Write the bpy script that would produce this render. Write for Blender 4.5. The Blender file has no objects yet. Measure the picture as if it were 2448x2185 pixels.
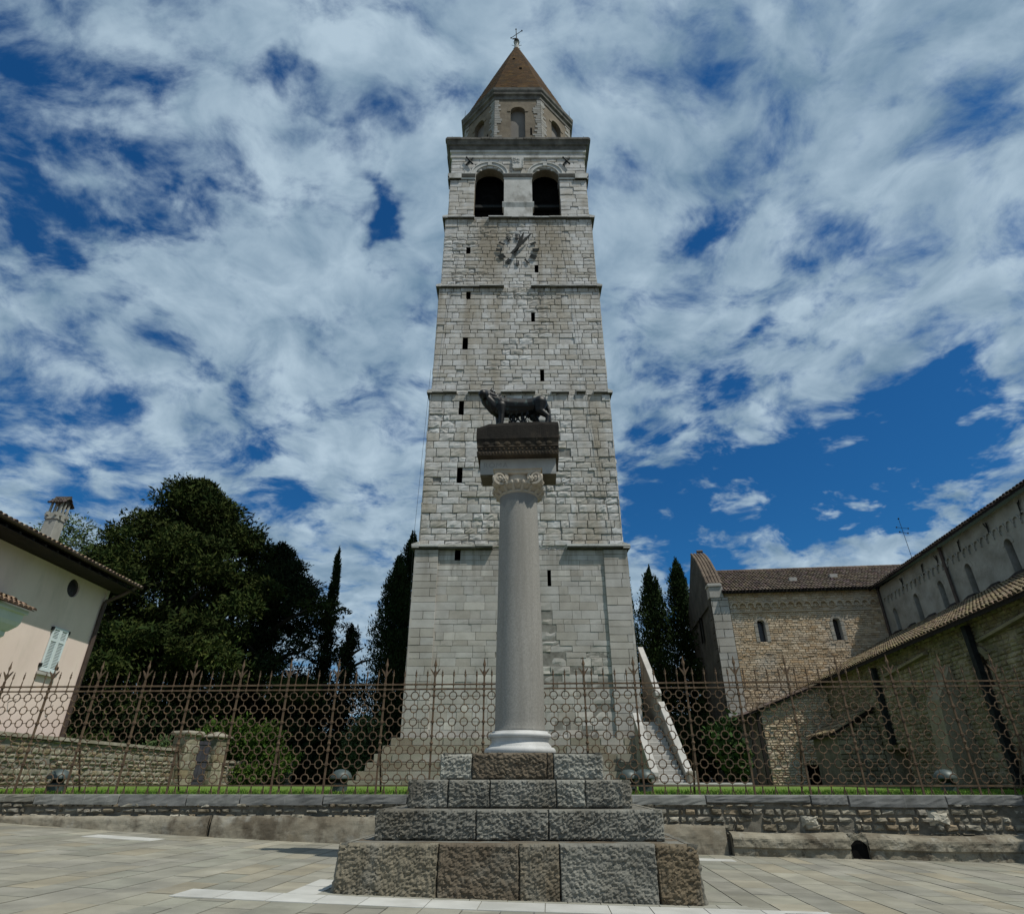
import bpy, math, random
from mathutils import Vector, Matrix, noise as mnoise
import numpy as np

# ------------------------------------------------------------------ scene, camera, light
S = bpy.context.scene
COL = S.collection
R = math.radians
PI = math.pi

cd = bpy.data.cameras.new("camera")
cam = bpy.data.objects.new("camera", cd)
COL.objects.link(cam)
cam.location = (0, 0, 1.3)
cam.rotation_euler = (R(90 + 28.265), 0, 0)
cd.sensor_width = 36.0
cd.lens = 1447.0 / 2448.0 * 36.0
cd.clip_start = 0.1
cd.clip_end = 2000
S.camera = cam

S.view_settings.view_transform = 'Standard'
S.view_settings.look = 'None'
S.view_settings.gamma = 1
S.view_settings.exposure = -0.12

TOSUN = Vector((0.48, -0.33, 1.0)).normalized()
sl = bpy.data.lights.new("sun", 'SUN')
sl.energy = 4.2
sl.angle = R(0.5)
sl.color = (1.0, 0.955, 0.85)
sun = bpy.data.objects.new("sun", sl)
COL.objects.link(sun)
sun.location = (20, -20, 60)
sun.rotation_euler = TOSUN.to_track_quat('Z', 'Y').to_euler()


def build_world():
    w = bpy.data.worlds.new("World")
    S.world = w
    w.use_nodes = True
    nt = w.node_tree
    nt.nodes.clear()
    N = nt.nodes.new
    L = nt.links.new

    def math_(op, a, b=None, c=None, clamp=False):
        n = N('ShaderNodeMath')
        n.operation = op
        n.use_clamp = clamp
        for i, v in enumerate((a, b, c)):
            if v is None:
                continue
            if isinstance(v, (int, float)):
                n.inputs[i].default_value = v
            else:
                L(v, n.inputs[i])
        return n.outputs[0]

    def vmath(op, a, b=None, scale=None):
        n = N('ShaderNodeVectorMath')
        n.operation = op
        for i, v in enumerate((a, b)):
            if v is None:
                continue
            if isinstance(v, tuple):
                n.inputs[i].default_value = v
            else:
                L(v, n.inputs[i])
        if scale is not None:
            n.inputs['Scale'].default_value = scale
        return n
    out = N('ShaderNodeOutputWorld')
    bg = N('ShaderNodeBackground')
    bg.inputs[1].default_value = 0.1
    L(bg.outputs[0], out.inputs[0])
    sky = N('ShaderNodeTexSky')
    sky.sky_type = 'NISHITA'
    sky.sun_disc = False
    sky.sun_elevation = math.asin(TOSUN.z)
    sky.sun_rotation = math.atan2(TOSUN.x, TOSUN.y)
    sky.air_density = 1.0
    sky.dust_density = 0.4
    sky.ozone_density = 3.0
    hsv = N('ShaderNodeHueSaturation')
    hsv.inputs['Saturation'].default_value = 1.22
    hsv.inputs['Value'].default_value = SKYV
    hsv.inputs['Hue'].default_value = 0.497
    L(sky.outputs[0], hsv.inputs['Color'])
    tc = N('ShaderNodeTexCoord')
    D = tc.outputs['Generated']
    sep = N('ShaderNodeSeparateXYZ')
    L(D, sep.inputs[0])
    zz = math_('ADD', math_('MAXIMUM', sep.outputs[2], 0.0), 0.26)
    comb = N('ShaderNodeCombineXYZ')
    L(math_('DIVIDE', sep.outputs[0], zz), comb.inputs[0])
    L(math_('DIVIDE', sep.outputs[1], zz), comb.inputs[1])
    P = comb.outputs[0]

    def noise(vec, scale, detail, rough=0.5, dist=0.0, off=(0, 0, 0)):
        m = vmath('ADD', vec, off)
        n = N('ShaderNodeTexNoise')
        n.inputs['Scale'].default_value = scale
        n.inputs['Detail'].default_value = detail
        n.inputs['Roughness'].default_value = rough
        n.inputs['Distortion'].default_value = dist
        L(m.outputs[0], n.inputs['Vector'])
        return n
    # gentle warp of the cloud sheet
    wn = noise(P, 2.2, 3, 0.5, 0.0, (4.1, 7.7, 0))
    wc = vmath('SUBTRACT', wn.outputs['Color'], (0.5, 0.5, 0.5)).outputs[0]
    ws = vmath('SCALE', wc, None, 0.22)
    PW = vmath('ADD', P, ws.outputs[0]).outputs[0]
    st = N('ShaderNodeMapping')
    st.inputs['Rotation'].default_value = (0, 0, R(-32))
    st.inputs['Scale'].default_value = (0.9, 1.15, 1)
    L(PW, st.inputs[0])
    PS = st.outputs[0]
    big = noise(PS, 2.2, 2, 0.5, 0.0, (2.3, 1.4, 0)).outputs['Fac']
    mid = noise(PS, 9.0, 9, 0.60, 0.15, (9.2, 3.1, 0)).outputs['Fac']
    fine = noise(PW, 12.0, 7, 0.62, 0.2, (1.2, 8.8, 0)).outputs['Fac']
    cov = math_('ADD', math_('MULTIPLY', big, 0.30), math_('MULTIPLY', mid, 1.05))
    cov = math_('ADD', cov, math_('MULTIPLY', fine, 0.36))     # mean about .735
    # openings in the cloud sheet: direction, angular radius, depth
    wd = vmath('SCALE', vmath('SUBTRACT', noise(PW, 4.0, 5, 0.6, 0.0, (3, 3, 0)).outputs['Color'], (0.5, 0.5, 0.5)).outputs[0], None, 0.40)
    DW = vmath('ADD', D, wd.outputs[0]).outputs[0]
    tot = None
    for (px, py, rad, s) in SKY_HOLES:
        # openings given by bearing/elevation of the sky seen from the square
        v = sky_dir(px, py)
        d = vmath('DISTANCE', DW, (v.x, v.y, v.z)).outputs['Value']
        mr = N('ShaderNodeMapRange')
        mr.interpolation_type = 'SMOOTHSTEP'
        mr.inputs['From Min'].default_value = 0.0
        mr.inputs['From Max'].default_value = rad * 1.3
        mr.inputs['To Min'].default_value = s * 0.66
        mr.inputs['To Max'].default_value = 0.0
        L(d, mr.inputs['Value'])
        tot = mr.outputs[0] if tot is None else math_('ADD', tot, mr.outputs[0])
    cov = math_('SUBTRACT', cov, tot)
    ramp = N('ShaderNodeMapRange')
    ramp.interpolation_type = 'SMOOTHSTEP'
    ramp.inputs['From Min'].default_value = CLOUD0
    ramp.inputs['From Max'].default_value = CLOUD1
    L(cov, ramp.inputs['Value'])
    mask = math_('MULTIPLY', ramp.outputs[0], 0.96)
    # cloud brightness: soft grey undersides and whiter heads
    sh = noise(PS, 2.6, 6, 0.55, 0.1, (5.5, 0.3, 0)).outputs['Fac']
    puff = noise(PW, 11.0, 6, 0.55, 0.3, (0.2, 6.1, 0)).outputs['Fac']
    sh = math_('ADD', math_('MULTIPLY', sh, 0.42), math_('MULTIPLY', puff, 0.58))
    cr = N('ShaderNodeValToRGB')
    e = cr.color_ramp.elements
    e[0].position = 0.36
    e[0].color = (0.35, 0.56, 0.78, 1)
    e[1].position = 0.64
    e[1].color = (0.93, 1.19, 1.40, 1)
    L(sh, cr.inputs[0])
    cs = N('ShaderNodeMixRGB')
    cs.blend_type = 'MULTIPLY'
    cs.inputs[0].default_value = 1
    L(cr.outputs[0], cs.inputs[1])
    cs.inputs[2].default_value = (CLOUDV, CLOUDV, CLOUDV, 1)
    mx = N('ShaderNodeMixRGB')
    L(mask, mx.inputs[0])
    tint = N('ShaderNodeMixRGB')
    tint.blend_type = 'MULTIPLY'
    tint.inputs[0].default_value = 1
    L(hsv.outputs[0], tint.inputs[1])
    tint.inputs[2].default_value = (0.36, 0.95, 1.30, 1)
    L(tint.outputs[0], mx.inputs[1])
    L(cs.outputs[0], mx.inputs[2])
    L(mx.outputs[0], bg.inputs[0])


def sky_dir(az, el):
    """unit vector for a bearing (degrees right of straight ahead) and an elevation"""
    a, e = R(az), R(el)
    return Vector((math.sin(a) * math.cos(e), math.cos(a) * math.cos(e), math.sin(e)))


# blue openings in the altocumulus sheet: bearing, elevation, radius, depth
SKY_HOLES = [
    (14.5, 25.2, 0.09, 0.34), (13.4, 20.6, 0.08, 0.3), (19.3, 19.2, 0.08, 0.3), (26.2, 22.2, 0.09, 0.32), (32.4, 23.6, 0.1, 0.3), 
    (-58.5, 49.5, 0.13, 0.173), (-57.5, 44.3, 0.15, 0.173), (-54.5, 40.9, 0.11, 0.144), (-49.5, 38.9, 0.1, 0.187), (-46.4, 40, 0.1, 0.187), (-50, 37, 0.08, 0.158),
    (-50.1, 50.6, 0.09, 0.101), (-42.9, 41.5, 0.07, 0.144), (-40.1, 43.6, 0.05, 0.13), (-30.3, 56.8, 0.06, 0.2), (-34.9, 56.5, 0.05, 0.14), (-19.4, 49.5, 0.055, 0.3),
    (-19.1, 48.4, 0.045, 0.25), (-13.1, 57.7, 0.05, 0.14), (-35.9, 33.3, 0.06, 0.26), (-30.8, 33.1, 0.06, 0.28), (-42.3, 35.6, 0.06, 0.144), (-46.9, 30.6, 0.09, 0.202),
    (-45.6, 25.6, 0.1, 0.202), (-40.7, 23.4, 0.12, 0.13), (-33.5, 22, 0.1, 0.22), (-26.4, 23.5, 0.1, 0.22), (-22.9, 24.1, 0.08, 0.2), (-10.9, 40.8, 0.04, 0.18),
    (-10, 38.2, 0.04, 0.14), (-42.2, 22.1, 0.1, 0.108), (43.2, 50.3, 0.06, 0.26), (45.6, 49.9, 0.04, 0.2), (37.2, 57.9, 0.04, 0.16), (19.4, 53.9, 0.05, 0.16),
    (26.5, 44.3, 0.045, 0.28), (23.2, 42.9, 0.04, 0.22), (35.3, 41.7, 0.05, 0.2), (29.4, 37.9, 0.06, 0.22), (26.7, 35.5, 0.08, 0.3), (21.1, 34, 0.08, 0.3),
    (17.1, 32.3, 0.06, 0.22), (30.4, 31.5, 0.06, 0.18), (40.1, 23.6, 0.1, 0.4), (34.9, 25.1, 0.1, 0.36), (28.5, 24.4, 0.1, 0.34), (21.6, 24.3, 0.08, 0.28),
    (16.4, 27.8, 0.06, 0.22), (43.6, 24, 0.1, 0.34), (39.3, 21.4, 0.1, 0.34), (33.8, 21.5, 0.08, 0.3), (16.4, 21.3, 0.08, 0.26), (23, 19.6, 0.09, 0.3),
    (27.7, 21.5, 0.07, 0.26), (19, 22.8, 0.08, 0.24),
]
SKYV = 0.66
CLOUDV = 5.3
CLOUD0, CLOUD1 = 0.54, 0.90
build_world()

# ------------------------------------------------------------------ helpers
rng = random.Random(7)


def tag(o, label=None, cat=None, group=None, kind=None):
    if label:
        o['label'] = label
    if cat:
        o['category'] = cat
    if group:
        o['group'] = group
    if kind:
        o['kind'] = kind
    return o


def thing(name, label, cat, loc=(0, 0, 0), rz=0.0, group=None):
    o = bpy.data.objects.new(name, None)
    COL.objects.link(o)
    o.location = loc
    o.rotation_euler = (0, 0, rz)
    o.empty_display_size = 0.3
    return tag(o, label, cat, group)


CRUST = (0.16, 0.15, 0.135)     # shade painted onto moulding undersides, toned like black gypsum crust


class MB:
    """collects geometry for ONE mesh object"""

    def __init__(self):
        self.v = []
        self.f = []
        self.t = []
        self.tint = (1, 1, 1)

    def face(self, idx, tint=None):
        self.f.append(tuple(idx))
        self.t.append(tint or self.tint)

    def poly(self, pts, tint=None):
        b = len(self.v)
        self.v.extend([tuple(p) for p in pts])
        self.face(range(b, b + len(pts)), tint)

    def box(self, x0, y0, z0, x1, y1, z1, tint=None):
        b = len(self.v)
        self.v += [(x0, y0, z0), (x1, y0, z0), (x1, y1, z0), (x0, y1, z0), (x0, y0, z1), (x1, y0, z1), (x1, y1, z1), (x0, y1, z1)]
        for q in ((0, 3, 2, 1), (4, 5, 6, 7), (0, 1, 5, 4), (1, 2, 6, 5), (2, 3, 7, 6), (3, 0, 4, 7)):
            self.face([b + i for i in q], tint)

    def bbox(self, x0, y0, z0, x1, y1, z1, e=0.02, tint=None):
        """box with chamfered vertical and top edges"""
        rings = []
        for z, k in ((z0, 0.0), (z1 - e, 0.0), (z1, e)):
            a, c, d, f = x0 + k, y0 + k, x1 - k, y1 - k
            rings.append([(a + e, c, z), (d - e, c, z), (d, c + e, z), (d, f - e, z), (d - e, f, z), (a + e, f, z), (a, f - e, z), (a, c + e, z)])
        self.loft(rings, tint=tint, cap=True)

    def loft(self, rings, closed=True, cap=False, tint=None, crust=None):
        b = len(self.v)
        n = len(rings[0])
        for r in rings:
            self.v.extend([tuple(p) for p in r])
        for i in range(len(rings) - 1):
            for j in range(n if closed else n - 1):
                k = (j + 1) % n
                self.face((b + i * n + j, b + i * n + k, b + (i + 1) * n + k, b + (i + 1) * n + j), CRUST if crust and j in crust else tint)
        if cap:
            self.face([b + j for j in reversed(range(n))], tint)
            self.face([b + (len(rings) - 1) * n + j for j in range(n)], tint)

    def prism(self, pts, d, tint=None):
        """polygon (list of 3d points) extruded by vector d"""
        d = Vector(d)
        a = [Vector(p) for p in pts]
        self.loft([a, [p + d for p in a]], cap=True, tint=tint)

    def tube(self, p0, p1, r0, r1=None, n=8, tint=None, cap=True):
        p0 = Vector(p0)
        p1 = Vector(p1)
        r1 = r0 if r1 is None else r1
        q = (p1 - p0).to_track_quat('Z', 'Y').to_matrix()
        rings = []
        for p, r in ((p0, r0), (p1, r1)):
            rings.append([p + q @ Vector((r * math.cos(2 * PI * j / n), r * math.sin(2 * PI * j / n), 0)) for j in range(n)])
        self.loft(rings, cap=cap, tint=tint)

    def path(self, pts, r, n=6, tint=None):
        for a, b in zip(pts[:-1], pts[1:]):
            self.tube(a, b, r, r, n, tint)

    def lathe(self, prof, c=(0, 0, 0), n=32, tint=None, ph=0.0, cap=True):
        rings = [[(c[0] + r * math.cos(2 * PI * j / n + ph), c[1] + r * math.sin(2 * PI * j / n + ph), c[2] + z) for j in range(n)] for r, z in prof]
        self.loft(rings, cap=cap, tint=tint)

    def torus(self, c, R_, r, axis='Y', nu=18, nv=6, tint=None):
        rings = []
        for i in range(nu + 1):
            a = 2 * PI * i / nu
            ring = []
            for j in range(nv):
                b = 2 * PI * j / nv
                rr = R_ + r * math.cos(b)
                x, y, z = rr * math.cos(a), r * math.sin(b), rr * math.sin(a)
                if axis == 'Z':
                    x, y, z = x, z, y
                elif axis == 'X':
                    x, y, z = y, x, z
                ring.append((c[0] + x, c[1] + y, c[2] + z))
            rings.append(ring)
        self.loft(rings, tint=tint)

    def sphere(self, c, rx, ry=None, rz=None, nu=12, nv=8, tint=None):
        ry = ry or rx
        rz = rz or rx
        prof = []
        rings = []
        for i in range(nv + 1):
            a = -PI / 2 + PI * (0.02 + 0.96 * i / nv)
            rings.append([(c[0] + rx * math.cos(a) * math.cos(2 * PI * j / nu), c[1] + ry * math.cos(a) * math.sin(2 * PI * j / nu), c[2] + rz * math.sin(a)) for j in range(nu)])
        self.loft(rings, cap=True, tint=tint)

    def capsule(self, p0, p1, r0, r1, n=12, m=4):
        p0 = Vector(p0)
        p1 = Vector(p1)
        d = p1 - p0
        q = d.to_track_quat('Z', 'Y').to_matrix() if d.length > 1e-6 else Matrix.Identity(3)
        rings = []
        for p, r, s in ((p0, r0, -1), (p1, r1, 1)):
            seq = range(m + 1)
            for i in seq:
                a = (PI / 2) * (i / m)
                if s < 0:
                    h, rr = -math.cos(a) * r, math.sin(a) * r
                else:
                    h, rr = math.sin(a) * r, math.cos(a) * r
                rr = max(rr, r * 0.05)
                rings.append([p + q @ Vector((rr * math.cos(2 * PI * j / n), rr * math.sin(2 * PI * j / n), h)) for j in range(n)])
        self.loft(rings, cap=True)

    def build(self, name, mat, parent=None, smooth=False, loc=None):
        me = bpy.data.meshes.new(name)
        me.from_pydata(self.v, [], self.f)
        if any(t != (1, 1, 1) for t in self.t):
            at = me.attributes.new('Tint', 'FLOAT_COLOR', 'FACE')
            arr = np.ones((len(self.t), 4), dtype=np.float32)
            arr[:, :3] = np.array(self.t, dtype=np.float32)
            at.data.foreach_set('color', arr.ravel())
        else:
            at = me.attributes.new('Tint', 'FLOAT_COLOR', 'FACE')
            at.data.foreach_set('color', np.ones(len(self.t) * 4, dtype=np.float32))
        if smooth:
            me.polygons.foreach_set('use_smooth', [True] * len(me.polygons))
        me.materials.append(mat)
        me.update()
        o = bpy.data.objects.new(name, me)
        COL.objects.link(o)
        if parent is not None:
            o.parent = parent
        if loc is not None:
            o.location = loc
        return o


def instance(src, parent, loc, rz=0.0):
    o = src.copy()
    COL.objects.link(o)
    o.parent = parent
    o.location = loc
    o.rotation_euler = (0, 0, rz)
    return o


def fix_normals(o):
    import bmesh
    bm = bmesh.new()
    bm.from_mesh(o.data)
    bmesh.ops.recalc_face_normals(bm, faces=bm.faces)
    bm.to_mesh(o.data)
    bm.free()


# ------------------------------------------------------------------ materials
MATS = {}


def material(name, c1, c2, scale=2.0, detail=6, rough=0.85, bump=0.3, bscale=20, bdist=0.02, stains=(), spots=None, stretch=(1, 1, 1), metal=0.0, spec=0.3, lo=0.35, hi=0.65, extra=None):
    """base colour noise between two stone/paint colours x per-face tint, optional stains and bump"""
    m = bpy.data.materials.new(name)
    m.use_nodes = True
    nt = m.node_tree
    N = nt.nodes.new
    L = nt.links.new
    b = nt.nodes['Principled BSDF']
    b.inputs['Roughness'].default_value = rough
    b.inputs['Metallic'].default_value = metal
    b.inputs['Specular IOR Level'].default_value = spec
    tc = N('ShaderNodeTexCoord')

    def noise(sc, det, st=(1, 1, 1), ro=0.55, dist=0.0):
        mp = N('ShaderNodeMapping')
        mp.inputs['Scale'].default_value = st
        L(tc.outputs['Object'], mp.inputs[0])
        n = N('ShaderNodeTexNoise')
        n.inputs['Scale'].default_value = sc
        n.inputs['Detail'].default_value = det
        n.inputs['Roughness'].default_value = ro
        n.inputs['Distortion'].default_value = dist
        L(mp.outputs[0], n.inputs['Vector'])
        return n.outputs['Fac']

    def ramp(f, a, c):
        r = N('ShaderNodeMapRange')
        r.inputs['From Min'].default_value = a
        r.inputs['From Max'].default_value = c
        L(f, r.inputs['Value'])
        return r.outputs[0]

    def mix(f, a, c, mode='MIX'):
        x = N('ShaderNodeMixRGB')
        x.blend_type = mode
        for i, s in ((0, f), (1, a), (2, c)):
            if isinstance(s, (int, float)):
                x.inputs[i].default_value = s
            elif isinstance(s, tuple):
                x.inputs[i].default_value = (*s, 1)
            else:
                L(s, x.inputs[i])
        return x.outputs[0]
    col = mix(ramp(noise(scale, detail, stretch), lo, hi), c1, c2)
    at = N('ShaderNodeAttribute')
    at.attribute_name = 'Tint'
    col = mix(1.0, col, at.outputs['Color'], 'MULTIPLY')
    for (sc, st, a, c, sc_col, amt) in stains:
        f = ramp(noise(sc, 5, st, 0.6), a, c)
        mu = N('ShaderNodeMath')
        mu.operation = 'MULTIPLY'
        mu.inputs[1].default_value = amt
        L(f, mu.inputs[0])
        col = mix(mu.outputs[0], col, sc_col)
    if spots:
        sc, thr, cc, amt = spots
        v = N('ShaderNodeTexVoronoi')
        v.inputs['Scale'].default_value = sc
        L(tc.outputs['Object'], v.inputs['Vector'])
        f = ramp(v.outputs['Distance'], thr, thr * 0.6)
        mu = N('ShaderNodeMath')
        mu.operation = 'MULTIPLY'
        mu.inputs[1].default_value = amt
        L(f, mu.inputs[0])
        col = mix(mu.outputs[0], col, cc)
    if extra:
        col = extra(nt, tc, col, mix, ramp, noise)
    L(col, b.inputs['Base Color'])
    if bump > 0:
        bp = N('ShaderNodeBump')
        bp.inputs['Strength'].default_value = bump
        bp.inputs['Distance'].default_value = bdist
        L(noise(bscale, 6, (1, 1, 1), 0.65), bp.inputs['Height'])
        L(bp.outputs[0], b.inputs['Normal'])
    MATS[name] = m
    return m


def run_off(nt, tc, col, mix, ramp, noise):
    """dark rain marks washed down from the string courses"""
    N, L = nt.nodes.new, nt.links.new
    sp = N('ShaderNodeSeparateXYZ')
    L(tc.outputs['Object'], sp.inputs[0])
    st = noise(2.2, 6, (1, 1, 0.07), 0.65)
    for zc, dz, amt in ((39.3, 2.2, 0.7), (32.2, 2.4, 0.65), (23.15, 1.8, 0.55), (12.72, 2.6, 0.55)):
        a = ramp(sp.outputs[2], zc - dz, zc)
        lt = N('ShaderNodeMath')
        lt.operation = 'LESS_THAN'
        L(sp.outputs[2], lt.inputs[0])
        lt.inputs[1].default_value = zc + 0.05
        m = N('ShaderNodeMath')
        m.operation = 'MULTIPLY'
        L(a, m.inputs[0])
        L(lt.outputs[0], m.inputs[1])
        m2 = N('ShaderNodeMath')
        m2.operation = 'MULTIPLY'
        L(m.outputs[0], m2.inputs[0])
        L(ramp(st, 0.46, 0.62), m2.inputs[1])
        m3 = N('ShaderNodeMath')
        m3.operation = 'MULTIPLY'
        L(m2.outputs[0], m3.inputs[0])
        m3.inputs[1].default_value = amt
        col = mix(m3.outputs[0], col, (0.15, 0.135, 0.11))
    return col


def tower_extra(nt, tc, col, mix, ramp, noise):
    """brown rain streaks washed down the wall below the belfry openings"""
    N, L = nt.nodes.new, nt.links.new
    sp = N('ShaderNodeSeparateXYZ')
    L(tc.outputs['Object'], sp.inputs[0])
    st = noise(1.6, 5, (1, 1, 0.10), 0.6)

    def band(x0, w):
        a = N('ShaderNodeMath')
        a.operation = 'SUBTRACT'
        L(sp.outputs[0], a.inputs[0])
        a.inputs[1].default_value = x0
        b = N('ShaderNodeMath')
        b.operation = 'ABSOLUTE'
        L(a.outputs[0], b.inputs[0])
        return ramp(b.outputs[0], w, w * 0.45)
    for x0, w, zlo, amt in ((-1.75, 1.25, 33.0, 0.95), (2.45, 1.15, 33.3, 0.95), (-3.1, 0.35, 24, 0.6), (2.0, 0.30, 22.5, 0.5)):
        z = ramp(sp.outputs[2], zlo, zlo + 2.5)
        m = N('ShaderNodeMath')
        m.operation = 'MULTIPLY'
        L(band(x0, w), m.inputs[0])
        L(z, m.inputs[1])
        m2 = N('ShaderNodeMath')
        m2.operation = 'MULTIPLY'
        m2.use_clamp = True
        L(m.outputs[0], m2.inputs[0])
        L(ramp(st, 0.28, 0.50), m2.inputs[1])
        m4 = N('ShaderNodeMath')
        m4.operation = 'LESS_THAN'
        L(sp.outputs[2], m4.inputs[0])
        m4.inputs[1].default_value = 39.3
        m5 = N('ShaderNodeMath')
        m5.operation = 'MULTIPLY'
        L(m2.outputs[0], m5.inputs[0])
        L(m4.outputs[0], m5.inputs[1])
        m3 = N('ShaderNodeMath')
        m3.operation = 'MULTIPLY'
        m3.inputs[1].default_value = amt * 0.85
        L(m5.outputs[0], m3.inputs[0])
        col = mix(m3.outputs[0], col, (0.235, 0.20, 0.15))
    return run_off(nt, tc, col, mix, ramp, noise)


M_TOWER = material('tower limestone', (0.395, 0.385, 0.37), (0.505, 0.50, 0.49), 1.4, 7, 0.9, 0.4, 7, 0.035,
                   extra=tower_extra, stains=[(1.0, (0.55, 0.55, 0.10), 0.48, 0.70, (0.27, 0.23, 0.17), 0.8), (0.5, (1, 1, 0.5), 0.55, 0.75, (0.36, 0.33, 0.28), 0.6), (6, (1, 1, 1), 0.62, 0.75, (0.20, 0.19, 0.17), 0.6)])
M_TOWER_LOW = material('tower ashlar', (0.335, 0.318, 0.30), (0.435, 0.418, 0.40), 1.0, 6, 0.9, 0.3, 9, 0.02,
                       extra=run_off, stains=[(0.6, (0.7, 0.7, 0.35), 0.52, 0.75, (0.30, 0.27, 0.22), 0.6)])
M_MORTAR = material('mortar', (0.15, 0.14, 0.125), (0.24, 0.23, 0.21), 3, 5, 0.95, 0.3, 20, 0.02)
M_TRIM = material('tower trim stone', (0.37, 0.365, 0.345), (0.49, 0.485, 0.465), 1.2, 6, 0.9, 0.4, 8, 0.04,
                  stains=[(1.5, (1, 1, 0.5), 0.5, 0.7, (0.16, 0.15, 0.13), 0.7)])
M_QUOIN = material('drum quoin stone', (0.21, 0.205, 0.19), (0.30, 0.295, 0.28), 1.2, 6, 0.9, 0.4, 8, 0.03)
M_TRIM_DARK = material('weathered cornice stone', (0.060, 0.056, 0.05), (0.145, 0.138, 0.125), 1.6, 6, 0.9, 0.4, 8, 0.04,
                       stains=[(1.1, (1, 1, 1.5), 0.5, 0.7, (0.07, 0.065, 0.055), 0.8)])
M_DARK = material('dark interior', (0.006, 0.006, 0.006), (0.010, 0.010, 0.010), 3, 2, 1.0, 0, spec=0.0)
M_IRON_DARK = material('dark wrought iron', (0.012, 0.014, 0.014), (0.022, 0.025, 0.025), 9, 3, 0.7, 0.2, 40, 0.005, spec=0.1)
M_DRUM = material('drum brick and plaster', (0.110, 0.088, 0.062), (0.168, 0.14, 0.104), 1.3, 7, 0.92, 0.5, 6, 0.04,
                  stains=[(1.4, (1, 1, 0.4), 0.5, 0.72, (0.20, 0.16, 0.11), 0.7)])
M_PALEPL = material('pale plaster infill', (0.175, 0.16, 0.145), (0.14, 0.13, 0.118), 0.9, 5, 0.9, 0.15, 12, 0.01)
M_SPIRE = material('brown spire tiles', (0.036, 0.018, 0.005), (0.070, 0.037, 0.010), 1.2, 7, 0.9, 0.5, 9, 0.05,
                   stains=[(1.0, (1, 1, 1), 0.5, 0.7, (0.032, 0.021, 0.011), 0.7), (3, (1, 1, 1), 0.62, 0.78, (0.11, 0.07, 0.026), 0.5)], spec=0.08)


# ------------------------------------------------------------------ masonry
def rect_opens(rects):
    def f(z0, z1):
        out = []
        for (a, b, c, d) in rects:
            if min(z1, d) - max(z0, c) > 1e-4:
                out.append((a, b))
        return sorted(out)
    return f


def intervals(u0, u1, holes):
    segs = []
    cur = u0
    for a, b in sorted(holes):
        if a > cur:
            segs.append((cur, min(a, u1)))
        cur = max(cur, b)
        if cur >= u1:
            break
    if cur < u1:
        segs.append((cur, u1))
    return [s for s in segs if s[1] - s[0] > 1e-3]


def stone_block(mb, P, a, b, c, d, dep, base, e, nx, nz, rough, tint, rg):
    """one stone: back ring at depth base, worn front grid at depth dep"""
    bi = len(mb.v)
    mb.v += [P(a, c, base), P(b, c, base), P(b, d, base), P(a, d, base)]
    g0 = len(mb.v)
    ja = [rg.uniform(0.4, 1.6) * e for _ in range(4)]
    for j in range(nz + 1):
        v = j / nz
        for i in range(nx + 1):
            u = i / nx
            el = ja[0] * (1 - v) + ja[3] * v
            er = ja[1] * (1 - v) + ja[2] * v
            eb = ja[0] * (1 - u) + ja[1] * u
            et = ja[3] * (1 - u) + ja[2] * u
            x = a + el + (b - a - el - er) * u
            z = c + eb + (d - c - eb - et) * v
            edge = (i in (0, nx)) or (j in (0, nz))
            q = dep + rg.uniform(-rough, rough) - (rough * 0.8 if edge and nx > 1 else 0)
            if rough > 0:
                x += rg.uniform(-1, 1) * e * 0.5
                z += rg.uniform(-1, 1) * e * 0.5
            mb.v.append(P(x, z, q))
    w = nx + 1
    G = lambda i, j: g0 + j * w + i
    for j in range(nz):
        for i in range(nx):
            mb.face((G(i, j), G(i + 1, j), G(i + 1, j + 1), G(i, j + 1)), tint)
    mb.face([bi, bi + 1] + [G(i, 0) for i in range(nx, -1, -1)], tint)
    mb.face([bi + 1, bi + 2] + [G(nx, j) for j in range(nz, -1, -1)], tint)
    mb.face([bi + 2, bi + 3] + [G(i, nz) for i in range(0, nx + 1)], tint)
    mb.face([bi + 3, bi] + [G(0, j) for j in range(0, nz + 1)], tint)


def frame(O, U, Nn, W=(0, 0, 1)):
    O = Vector(O)
    U = Vector(U)
    Nn = Vector(Nn)
    W = Vector(W)
    return lambda u, z, d: tuple(O + U * u + W * z + Nn * d)


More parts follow.
